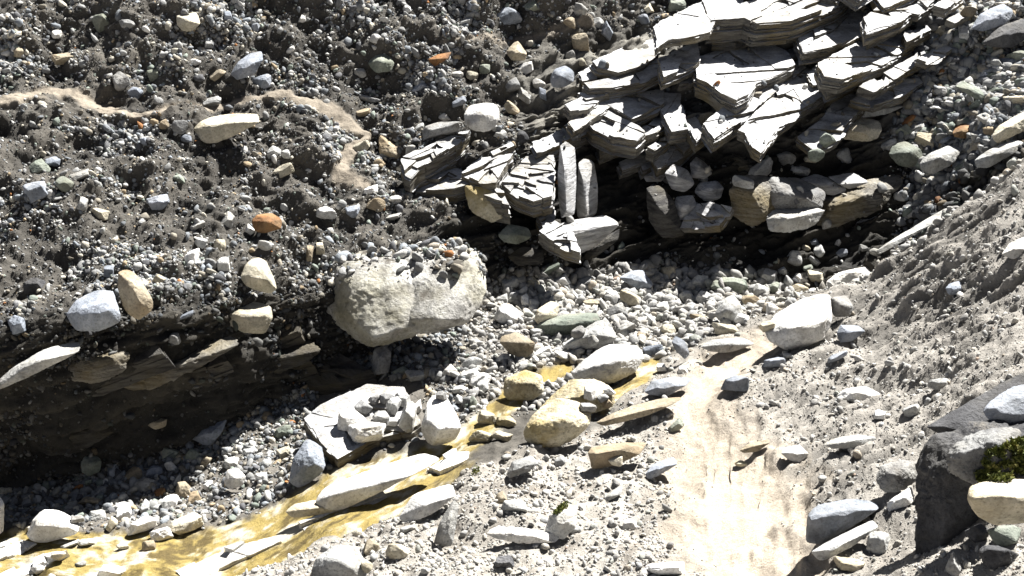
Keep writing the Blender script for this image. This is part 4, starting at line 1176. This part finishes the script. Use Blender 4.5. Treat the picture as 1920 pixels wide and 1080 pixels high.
 (1845,280,26,26,0,'pale','round','pale pebble between the pale rounded stone and the crest'),
 (1765,205,60,22,-8,'pale','slab','long pale slab in the right hand rubble'),
 (1718,208,26,24,-30,'pale','wedge','pale wedge left of the long slab in the right hand rubble'),
 (1800,182,36,22,0,'pale','round','pale stone above the long slab in the right hand rubble'),
 (1870,172,40,20,-5,'green','round','green flat stone in the upper right rubble'),
 (1905,190,44,34,10,'cream','angular','cream stone at the right edge of the upper rubble'),
 (1910,110,44,34,0,'green','round','dark green stone at the right frame edge'),
 (1890,120,30,22,0,'blue','round','blue stone beside the dark green one at the right edge'),
 (1738,128,36,14,0,'grey','slab','grey slab left of the upper right rubble'),
 (1870,90,30,26,0,'tan','angular','tan stone below the dark olive slab'),
 (1808,65,22,36,10,'pale','block','pinkish upright block in the upper right'),
 (1770,60,40,28,-10,'cream','angular','rounded cream stone on the upper right slabs'),
 (1815,22,34,20,20,'tan','round','yellow green stone in the upper right'),
]

# ------------------------------------------------------------------ the slate outcrop: one body of rock, its broken beds are its parts
def body(name, label, px, py, cat):
    e = bpy.data.objects.new(name, None); COL.objects.link(e)
    return tag(e, label, cat)

UPPER = body('slate_outcrop', 'bright layered slate outcrop rising to the upper right with broken stepped beds', 1400, 250, 'outcrop')
BEDS = [  # corners, thickness, how far it stands out, cracks
 ([(1232,52),(1290,18),(1345,0),(1400,-5),(1372,28),(1340,40),(1330,62),(1302,70),(1255,78),(1235,92)], .12, .0, 1),
 ([(1345,35),(1400,12),(1480,-10),(1560,-25),(1620,-30),(1560,15),(1480,45),(1420,50),(1400,40),(1342,44)], .42, -.06, 4),
 ([(1480,-60),(1620,-80),(1700,-70),(1640,-20),(1560,-5),(1500,-20)], .2, -.2, 2),
 ([(1115,120),(1180,88),(1225,75),(1232,100),(1205,125),(1160,140),(1125,132)], .14, .0, 1),
 ([(1100,160),(1150,150),(1200,130),(1240,112),(1238,140),(1200,158),(1150,168),(1110,170)], .20, .02, 1),
 ([(1085,140),(1110,128),(1122,140),(1118,152),(1092,156)], .10, .0, 0),
 ([(1240,110),(1270,95),(1305,80),(1308,120),(1275,138),(1245,150),(1240,135)], .20, .02, 2),
 ([(1272,132),(1310,118),(1312,152),(1275,158)], .14, .06, 1),
 ([(1310,115),(1375,92),(1430,88),(1465,105),(1482,130),(1450,145),(1415,158),(1402,182),(1382,192),(1355,180),(1330,160),(1312,152)], .30, .0, 2),
 ([(1345,62),(1400,52),(1440,62),(1420,80),(1380,86),(1340,82)], .14, .0, 2),
 ([(1140,200),(1185,182),(1240,175),(1240,200),(1185,228)], .16, .02, 1),
 ([(1240,178),(1275,180),(1287,245),(1258,250),(1238,205)], .22, .04, 1),
 ([(1095,220),(1140,212),(1165,230),(1195,245),(1205,255),(1190,268),(1150,262),(1115,245)], .30, .10, 1),
 ([(1200,250),(1235,222),(1250,232),(1230,255),(1205,262)], .18, .12, 0),
 ([(1285,230),(1305,222),(1322,255),(1305,268)], .2, .10, 1),
 ([(1215,280),(1245,262),(1262,258),(1250,272),(1228,286)], .2, .14, 0),
 ([(1390,245),(1440,195),(1500,155),(1535,150),(1552,165),(1540,185),(1500,210),(1460,240),(1430,285),(1415,275),(1402,250)], .17, .10, 4),
 ([(1325,235),(1400,180),(1490,125),(1500,140),(1450,180),(1400,225),(1345,262)], .22, .0, 2),
 ([(1615,165),(1680,130),(1725,102),(1745,112),(1700,140),(1640,175)], .10, .02, 2),
 ([(1540,230),(1575,178),(1600,185),(1640,190),(1605,215),(1570,260),(1530,282),(1500,258)], .14, .06, 2),
 ([(1600,190),(1640,165),(1700,150),(1725,160),(1690,185),(1640,200)], .10, .02, 1),
 ([(1500,60),(1560,30),(1620,5),(1640,20),(1622,60),(1560,90),(1510,100)], .22, -.12, 1),
 ([(1540,120),(1600,95),(1680,70),(1720,85),(1660,120),(1580,150),(1550,145)], .22, -.06, 2),
 ([(1620,40),(1650,18),(1700,8),(1722,18),(1690,45),(1625,70)], .14, .05, 1),
 ([(1625,72),(1670,55),(1700,33),(1706,44),(1675,62),(1630,84)], .10, .10, 0),
 ([(1627,100),(1690,80),(1696,92),(1640,114)], .12, .14, 1),
 ([(1698,24),(1745,-5),(1762,0),(1722,30)], .12, .06, 0),
 ([(1695,64),(1735,54),(1742,62),(1700,82)], .14, .10, 0),
 ([(1750,18),(1790,-8),(1802,2),(1770,24)], .10, .04, 0),
 ([(1775,40),(1820,15),(1830,22),(1790,46)], .10, .04, 0),
 ([(1720,115),(1770,90),(1782,96),(1740,122)], .08, .04, 0),
 ([(1640,-10),(1700,-40),(1760,-50),(1720,-10),(1660,15)], .2, .0, 1),
 ([(1420,-20),(1500,-60),(1480,-75),(1400,-40)], .15, .0, 1),
 ([(1580,-20),(1650,-60),(1690,-50),(1610,0)], .2, .06, 1),
 ([(1480,50),(1540,20),(1580,20),(1520,55),(1490,66)], .16, .04, 1),
 ([(1060,205),(1090,190),(1120,196),(1100,212),(1070,216)], .12, .04, 1),
 ([(1085,180),(1130,170),(1140,182),(1100,192)], .12, .04, 1),
]
for i, (q, th, li, ck) in enumerate(BEDS):
    qq = np.array(q, float); qc = qq.mean(0); qq = qc + (qq - qc) * 1.10
    slab([tuple(p) for p in qq], 'slate', th * 0.5, li + .03, UPPER, cracks=min(1, ck // 2), seed=100 + i, lam=0.02)

fr = np.random.default_rng(44)
nfill = 0
for k in range(400):
    x, y = fr.uniform(1060, 1660), fr.uniform(40, 300)
    if not (y > 330 - 0.42 * (x - 860) - 20 and y < 330 - 0.30 * (x - 1060) + 20 * (x < 1300)) or nfill >= 22: continue
    L, Wd, a = fr.uniform(70, 170), fr.uniform(14, 34), math.radians(fr.normal(-27, 5))
    u, v = np.array([math.cos(a), math.sin(a)]), np.array([math.cos(a + 1.9), math.sin(a + 1.9)])
    c = np.array([x, y])
    q = [c - u * L / 2 - v * Wd / 2, c + u * L * fr.uniform(-.1, .2) - v * Wd * .6, c + u * L / 2 - v * Wd * fr.uniform(.2, .5), c + u * L * .5 + v * Wd * .3, c + u * L * fr.uniform(0, .3) + v * Wd * .6, c - u * L * .45 + v * Wd * .45]
    slab([tuple(p) for p in q], 'slate', fr.uniform(.05, .12), fr.uniform(-.16, -.05), UPPER, cracks=int(fr.integers(0, 2)), seed=700 + k, lam=0.02)
    nfill += 1

def face(pts, s, mat, seed, parent=None, nm='rock_face', **k):
    return hull(pts, s, mat, None, name=nm, parent=parent or UPPER, seed=seed, **k)
# the two upright pillars, the blocks under them and the broken faces round the cave
face([(1050,270,0),(1062,262,-10),(1078,275,-5),(1082,330,0),(1078,402,8),(1050,410,8),(1044,340,10),(1060,330,34),(1062,400,36)], S(1065,430,-0.12), 'slate', 201, nm='pillar', ampl=.04, p=40)
face([(1082,305,0),(1098,294,-10),(1114,300,-5),(1122,350,0),(1121,400,5),(1098,414,10),(1078,408,5),(1095,345,26),(1100,405,30)], S(1100,430,-0.10), 'slate', 202, nm='pillar', ampl=.04, p=40)
face([(1020,442,0),(1045,418,-10),(1100,412,-20),(1135,402,-20),(1168,420,0),(1130,448,5),(1090,486,5),(1060,470,10),(1060,440,36),(1110,428,24)], S(1090,485,-0.10), 'slate', 203, ampl=.06, p=46)
face([(1090,480,0),(1140,440,-5),(1166,425,-10),(1160,450,0),(1120,480,5),(1100,490,5),(1130,456,16)], S(1120,490,-0.06), 'bedrock', 204, p=40)
face([(1245,325,0),(1262,306,-10),(1290,318,-10),(1305,345,0),(1285,362,5),(1258,355,5),(1272,332,26)], S(1275,360,-0.22), 'slate', 206, p=30)
face([(1292,305,0),(1305,292,-10),(1325,305,-10),(1338,325,0),(1320,338,5),(1296,335,5),(1312,314,24)], S(1315,338,-0.15), 'slate', 207, p=30)
face([(1300,360,0),(1310,342,-10),(1345,338,-10),(1358,352,0),(1352,375,5),(1320,378,5),(1328,356,24)], S(1330,378,-0.2), 'slate', 208, p=36)
face([(1262,385,0),(1268,368,-10),(1300,365,-10),(1310,385,0),(1295,412,5),(1268,415,5),(1285,388,22)], S(1285,414,-0.2), 'slate', 209, p=36)
face([(1205,330,0),(1230,318,-10),(1252,325,0),(1240,342,5),(1212,342,5),(1230,330,14)], S(1230,342,-0.16), 'slate', 210, p=36)
face([(1225,300,0),(1250,284,-10),(1275,288,-10),(1270,310,0),(1240,316,5),(1255,298,16)], S(1250,316,-0.14), 'slate', 211, p=36)
face([(1210,350,0),(1240,345,-10),(1262,370,0),(1272,420,5),(1290,445,5),(1240,450,10),(1215,420,5),(1240,395,30)], S(1245,450,-0.12), 'bedrock', 212, p=26, ampl=.09)
face([(1205,270,-30),(1260,262,-30),(1300,275,-20),(1330,300,-10),(1300,320,0),(1240,330,0),(1210,310,0),(1260,295,14)], S(1260,330,0.1), 'bedrock', 213, p=26, ampl=.09)
face([(1365,350,0),(1385,325,-30),(1440,322,-40),(1460,350,-10),(1455,405,5),(1410,430,8),(1372,410,5),(1410,362,26),(1430,400,26)], S(1410, 430, -0.3), 'joint', 214, p=24, ampl=.10, noise=12)
face([(1425,362,0),(1440,328,-20),(1500,332,-40),(1550,358,-20),(1545,390,0),(1480,402,5),(1435,395,5),(1475,362,30),(1510,372,24)], S(1480, 402, -0.42), 'grey', 215, p=30, ampl=.10, noise=12)
face([(1435,410,0),(1442,392,-20),(1520,386,-30),(1550,392,-10),(1530,425,0),(1480,438,5),(1442,436,5),(1480,408,28)], S(1480, 438, -0.36), 'pale', 216, p=30, ampl=.08, noise=12)
face([(1530,370,-20),(1600,340,-50),(1690,322,-70),(1700,345,-30),(1650,398,0),(1560,432,5),(1525,425,5),(1580,378,30),(1640,360,10)], S(1590, 430, -.12), 'joint', 217, p=30, ampl=.12, noise=14)
face([(1490,338,0),(1530,325,-20),(1575,340,-10),(1590,358,0),(1560,368,5),(1515,358,5),(1540,344,16)], S(1540, 368, -0.30), 'slate', 218, p=36)
face([(1550,330,0),(1600,322,-20),(1632,342,0),(1592,356,5),(1572,346,14)], S(1592, 356, -0.22), 'slate', 219, p=36)
face([(1330,300,-20),(1370,270,-40),(1420,290,-40),(1450,310,-20),(1420,332,0),(1360,340,0),(1390,310,14)], S(1390, 338, .05), 'joint', 222, p=26, ampl=.12, noise=14)
for i, (q, th, li, ck) in enumerate([
   ([(1275,430),(1300,386),(1340,385),(1372,398),(1350,428),(1320,430)], .06, .32, 2),
   ([(1305,400),(1330,380),(1374,392),(1368,405),(1330,412)], .05, .40, 1),
   ([(1440,455),(1520,440),(1600,420),(1680,395),(1690,402),(1600,440),(1500,465)], .25, -.05, 2)]):
    slab(q, 'slate', th, li, UPPER, cracks=ck, seed=300 + i, lam=0.03, N=(-.3, -.35, .85))

LOWER = body('slate_ledge', 'shattered white slate ledge left of the two upright pillars of the outcrop', 950, 340, 'ledge')
for i, (q, th, li, ck) in enumerate([
   ([(752,305),(800,280),(850,255),(882,250),(860,275),(820,300),(785,318),(770,335),(760,330)], .16, .05, 3),
   ([(865,330),(900,302),(963,295),(945,318),(930,345),(905,347)], .12, .10, 1),
   ([(866,332),(908,346),(945,362),(955,381),(930,376),(903,366),(872,346)], .22, .16, 2),
   ([(940,350),(985,300),(1038,298),(1040,330),(1035,375),(1000,384),(965,370)], .16, .14, 3),
   ([(985,300),(1020,292),(1040,300),(1036,320),(1005,325)], .08, .18, 1),
   ([(920,290),(960,272),(965,278),(925,298)], .08, .05, 0),
   ([(1005,405),(1020,385),(1040,392),(1038,430),(1022,440)], .12, .18, 1),
   ([(1010,440),(1040,420),(1075,440),(1088,478),(1060,470),(1030,455)], .10, .26, 2),
   ([(760,345),(800,322),(850,318),(900,345),(850,360),(780,362)], .26, -.02, 2)]):
    slab(q, 'slate', th, li, LOWER, cracks=ck, seed=400 + i, lam=0.02, N=(-.02, -.16, .98))
face([(868,345,0),(905,350,0),(950,372,0),(960,400,0),(920,420,5),(880,400,5),(910,380,16)], S(915,420,-0.12), 'ochre', 421, LOWER, p=30)
face([(930,440,0),(950,420,-10),(990,425,-10),(1000,445,0),(970,460,5),(945,455,5),(965,440,14)], S(965,460,-0.12), 'green', 422, LOWER, p=30)
face([(950,480,0),(980,460,-10),(1020,470,-10),(1020,495,0),(970,500,5),(990,480,12)], S(985,500,-0.08), 'bedrock', 423, LOWER, p=30)

# strata of the undercut left bank
BANK = body('undercut_bedrock', 'dark layered bedrock wall in shade under the brink of the left slope', 300, 750, 'bedrock')
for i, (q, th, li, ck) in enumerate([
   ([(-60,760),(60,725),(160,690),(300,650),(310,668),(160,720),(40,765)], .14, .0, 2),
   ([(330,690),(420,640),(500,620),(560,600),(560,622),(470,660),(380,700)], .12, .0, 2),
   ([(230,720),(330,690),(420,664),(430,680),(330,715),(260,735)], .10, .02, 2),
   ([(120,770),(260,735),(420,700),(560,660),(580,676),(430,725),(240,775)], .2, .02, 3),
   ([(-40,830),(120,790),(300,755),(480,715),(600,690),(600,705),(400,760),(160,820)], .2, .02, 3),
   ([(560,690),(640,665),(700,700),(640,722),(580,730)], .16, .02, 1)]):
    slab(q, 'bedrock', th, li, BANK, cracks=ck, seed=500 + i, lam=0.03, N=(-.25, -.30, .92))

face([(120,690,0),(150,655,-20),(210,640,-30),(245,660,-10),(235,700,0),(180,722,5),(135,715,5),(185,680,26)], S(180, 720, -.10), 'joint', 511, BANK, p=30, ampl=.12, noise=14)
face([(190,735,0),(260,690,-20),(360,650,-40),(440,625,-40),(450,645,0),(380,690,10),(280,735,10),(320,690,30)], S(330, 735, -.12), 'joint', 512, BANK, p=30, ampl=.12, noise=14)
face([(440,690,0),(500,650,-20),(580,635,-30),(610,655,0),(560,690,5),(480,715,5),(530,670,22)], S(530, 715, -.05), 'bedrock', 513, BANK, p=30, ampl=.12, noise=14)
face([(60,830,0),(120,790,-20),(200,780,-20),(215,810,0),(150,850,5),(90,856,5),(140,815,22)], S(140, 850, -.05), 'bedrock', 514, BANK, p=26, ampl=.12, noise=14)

# layered rock sheets in the stream bed
for i, (q, lab) in enumerate([
   ([(-60,1050),(40,1015),(70,1022),(40,1040),(-40,1075)], 'pale layered rock sheet at the left end of the ochre stream'),
   ([(0,1085),(90,1045),(130,1040),(60,1075),(20,1100)], 'second pale layered sheet below the first at the left end of the stream'),
   ([(330,1075),(420,1035),(520,1010),(530,1020),(430,1065),(360,1100)], 'long pale wet sheet of rock in the middle of the ochre stream'),
   ([(560,985),(640,955),(720,925),(728,935),(650,972),(575,1000)], 'narrow pale sheet of rock beside the cream lump in the stream'),
   ([(800,880),(850,850),(880,848),(872,872),(826,892)], 'small pale sheet where the stream leaves the bright white rock')]):
    slab(q, 'white', .04, .03, None, lab, 'rock_sheet', N=(-.1, -.1, .98), cracks=1, seed=600 + i)


bpy.context.view_layer.update()
DG[0] = bpy.context.evaluated_depsgraph_get()
for (x, y, w, h, r, m, shp, lab) in SMALL:
    g = 1.35 if 'on the slate block' in lab or 'of the slate block' in lab else 1.0
    stone(x, y, w * g, h * g, r, m, shp, lab)

# more of the jumble in the gully and the rubble fan, each named by the two marks it lies between
MARKS = [(755,560,'the huge boulder'),(952,592,'the white cracked stone'),(1195,525,'the flat grey tile'),(1025,590,'the striped cream stone'),(1075,612,'the dark olive flat rock'),
 (1110,630,'the pale blue pointed rock'),(1140,690,'the white hump'),(1368,580,'the largest rounded pale stone'),(1495,600,'the white quartz block'),(1278,655,'the narrow blue flake'),
 (1100,498,'the pale spike'),(1512,480,'the egg pair under the outcrop'),(1365,648,'the long pale flat stone'),(1375,535,'the long greenish stone'),(1612,245,'the cream square block'),
 (1808,245,'the orange cube'),(1645,204,'the white bone shaped stone'),(1765,205,'the long pale rubble slab'),(1765,300,'the sunlit pale rounded boulder stone'),(1700,290,'the dark green grey boulder stone'),
 (1862,32,'the dark blue corner block'),(1890,62,'the dark olive slab'),(1890,238,'the cream sloping block'),(1825,172,'the pale green slanted stone'),(1720,120,'the last slate slabs'),(1870,172,'the green flat stone'),
 (826,795,'the bright white rock'),(670,790,'the slate block'),(575,870,'the blue leaning rock'),(440,898,'the white fan rock'),(390,812,'the hollowed blue rock'),(714,675,'the grey stump'),(290,960,'the lower left heap')]
jr = np.random.default_rng(12)
WORDS = {'white': 'white', 'pale': 'pale grey', 'cream': 'cream', 'grey': 'grey', 'green': 'greenish grey', 'blue': 'bluish grey', 'tan': 'tan'}
FORMS = {'angular': 'angular', 'block': 'blocky', 'wedge': 'pointed', 'slab': 'flat'}
used_labels = set()
made = 0
for k in range(3000):
    if made >= 42: break
    zone = jr.choice(3, p=[.5, .3, .2])
    x, y = [(jr.uniform(930, 1480), jr.uniform(505, 690)), (jr.uniform(1660, 1900), jr.uniform(90, 320)), (jr.uniform(450, 800), jr.uniform(690, 880))][zone]
    if zone == 0 and (y > 690 - (x - 1150) * 0.25 or x > 1420 and y > 560): continue
    if zone == 1 and y > 330 - (x - 1690) * 0.35: continue
    if zone == 2 and not (880 - (x - 450) * 0.55 > y - 30 and y > 845 - (x - 450) * 0.5): continue
    if 560 < x < 800 and y > 715 and zone == 2: continue
    w = jr.uniform(26, 44); h = w * jr.uniform(.55, .9)
    if any(math.hypot(x - a, y - b) < 0.72 * (w / 2 + c) for a, b, c in THINGS): continue
    near = sorted(MARKS, key=lambda m: math.hypot(m[0] - x, m[1] - y))[:6]
    col = str(jr.choice(list(WORDS), p=[.16, .3, .14, .16, .1, .08, .06])); fm = str(jr.choice(list(FORMS), p=[.45, .25, .15, .15]))
    lab = None
    for i in range(6):
        for j in range(i + 1, 6):
            A, B = near[i], near[j]
            if (A[0] - x) * (B[0] - x) + (A[1] - y) * (B[1] - y) > -0.3 * math.hypot(A[0] - x, A[1] - y) * math.hypot(B[0] - x, B[1] - y): continue
            t = f"{WORDS[col]} {FORMS[fm]} stone between {A[2]} and {B[2]}"
            if lab is None and (A[2], B[2]) not in used_labels and len(t.split()) <= 16:
                lab = t; used_labels.add((A[2], B[2]))
    if lab is None: continue
    stone(x, y, w, h, jr.uniform(-30, 35), col, fm, lab, seed=5000 + k)
    made += 1
# ------------------------------------------------------------------ moss
def moss_material():
    m, nt, b = nodes_of('moss')
    tc = nt.nodes.new('ShaderNodeTexCoord')
    n = _n(nt, 'ShaderNodeTexNoise', Scale=22.0, Detail=4.0)
    nt.links.new(tc.outputs['Object'], n.inputs['Vector'])
    r = ramp(nt, n.outputs[0], [(0.35, (0.05, 0.06, 0.012)), (0.52, (0.12, 0.14, 0.02)), (0.68, (0.22, 0.20, 0.05))])
    nt.links.new(r.outputs[0], b.inputs['Base Color'])
    b.inputs['Roughness'].default_value = 0.8
    return m
MAT['moss'] = moss_material()

def moss(pts, dense, label, lift, leaf=0.02, seed=1, name='moss_cushion', bulge=.05):
    """a cushion of little leaves standing on the rock inside the given outline (px)"""
    rg = np.random.default_rng(seed)
    q = np.array(pts, float)
    x0, y0 = q.min(0); x1, y1 = q.max(0)
    V, F = [], []
    dg = bpy.context.evaluated_depsgraph_get()
    while len(F) < dense:
        x, y = rg.uniform(x0, x1), rg.uniform(y0, y1)
        ins = False
        for i in range(len(q)):
            (ax, ay), (bx, by) = q[i - 1], q[i]
            if (ay > y) != (by > y) and x < (bx - ax) * (y - ay) / (by - ay) + ax: ins = not ins
        if not ins or (dense > 600 and noise3(np.array([[x / 14, y / 11, seed]]))[0] < -0.02): continue
        d = ray(x, y); L = np.linalg.norm(d)
        ok, loc, nr, _, ob, _ = SC.ray_cast(dg, Vector(EYE), Vector(d / L))
        if not ok: continue
        nr = np.array(nr)
        p = np.array(loc) + nr * rg.uniform(0, bulge)
        a = unit(rg.normal(size=3) + nr * 0.8 + np.array([0, 0, .6])); b = unit(np.cross(a, rg.normal(size=3)))
        s = leaf * rg.uniform(.5, 1.3)
        i0 = len(V)
        V += [p - b * s * .35, p + b * s * .35, p + a * s + b * s * .12, p + a * s * 1.1 - b * s * .12]
        F.append([i0, i0 + 1, i0 + 2, i0 + 3])
    V = np.array(V); o = V.mean(0)
    ob = make_mesh(name, V - o, np.array(F), MAT['moss'], None, None, False)
    ob.location = o
    tag(ob, label, 'moss', 'moss')
bpy.context.view_layer.update()
moss([(1822,880),(1850,850),(1900,825),(1960,815),(1960,900),(1880,905),(1830,900)], 5200, 'dark green moss spilling over the dark boulder above the cream block', 0, .017, 1, bulge=.022)
moss([(1036,966),(1046,950),(1062,942),(1066,950),(1048,964)], 420, 'bright yellow green moss cap on the pale near bank stone', 0, .011, 2, bulge=.012)
moss([(884,892),(890,876),(900,878),(898,890)], 110, 'tiny green moss tuft at the near edge of the stream', 0, .010, 3, bulge=.02)

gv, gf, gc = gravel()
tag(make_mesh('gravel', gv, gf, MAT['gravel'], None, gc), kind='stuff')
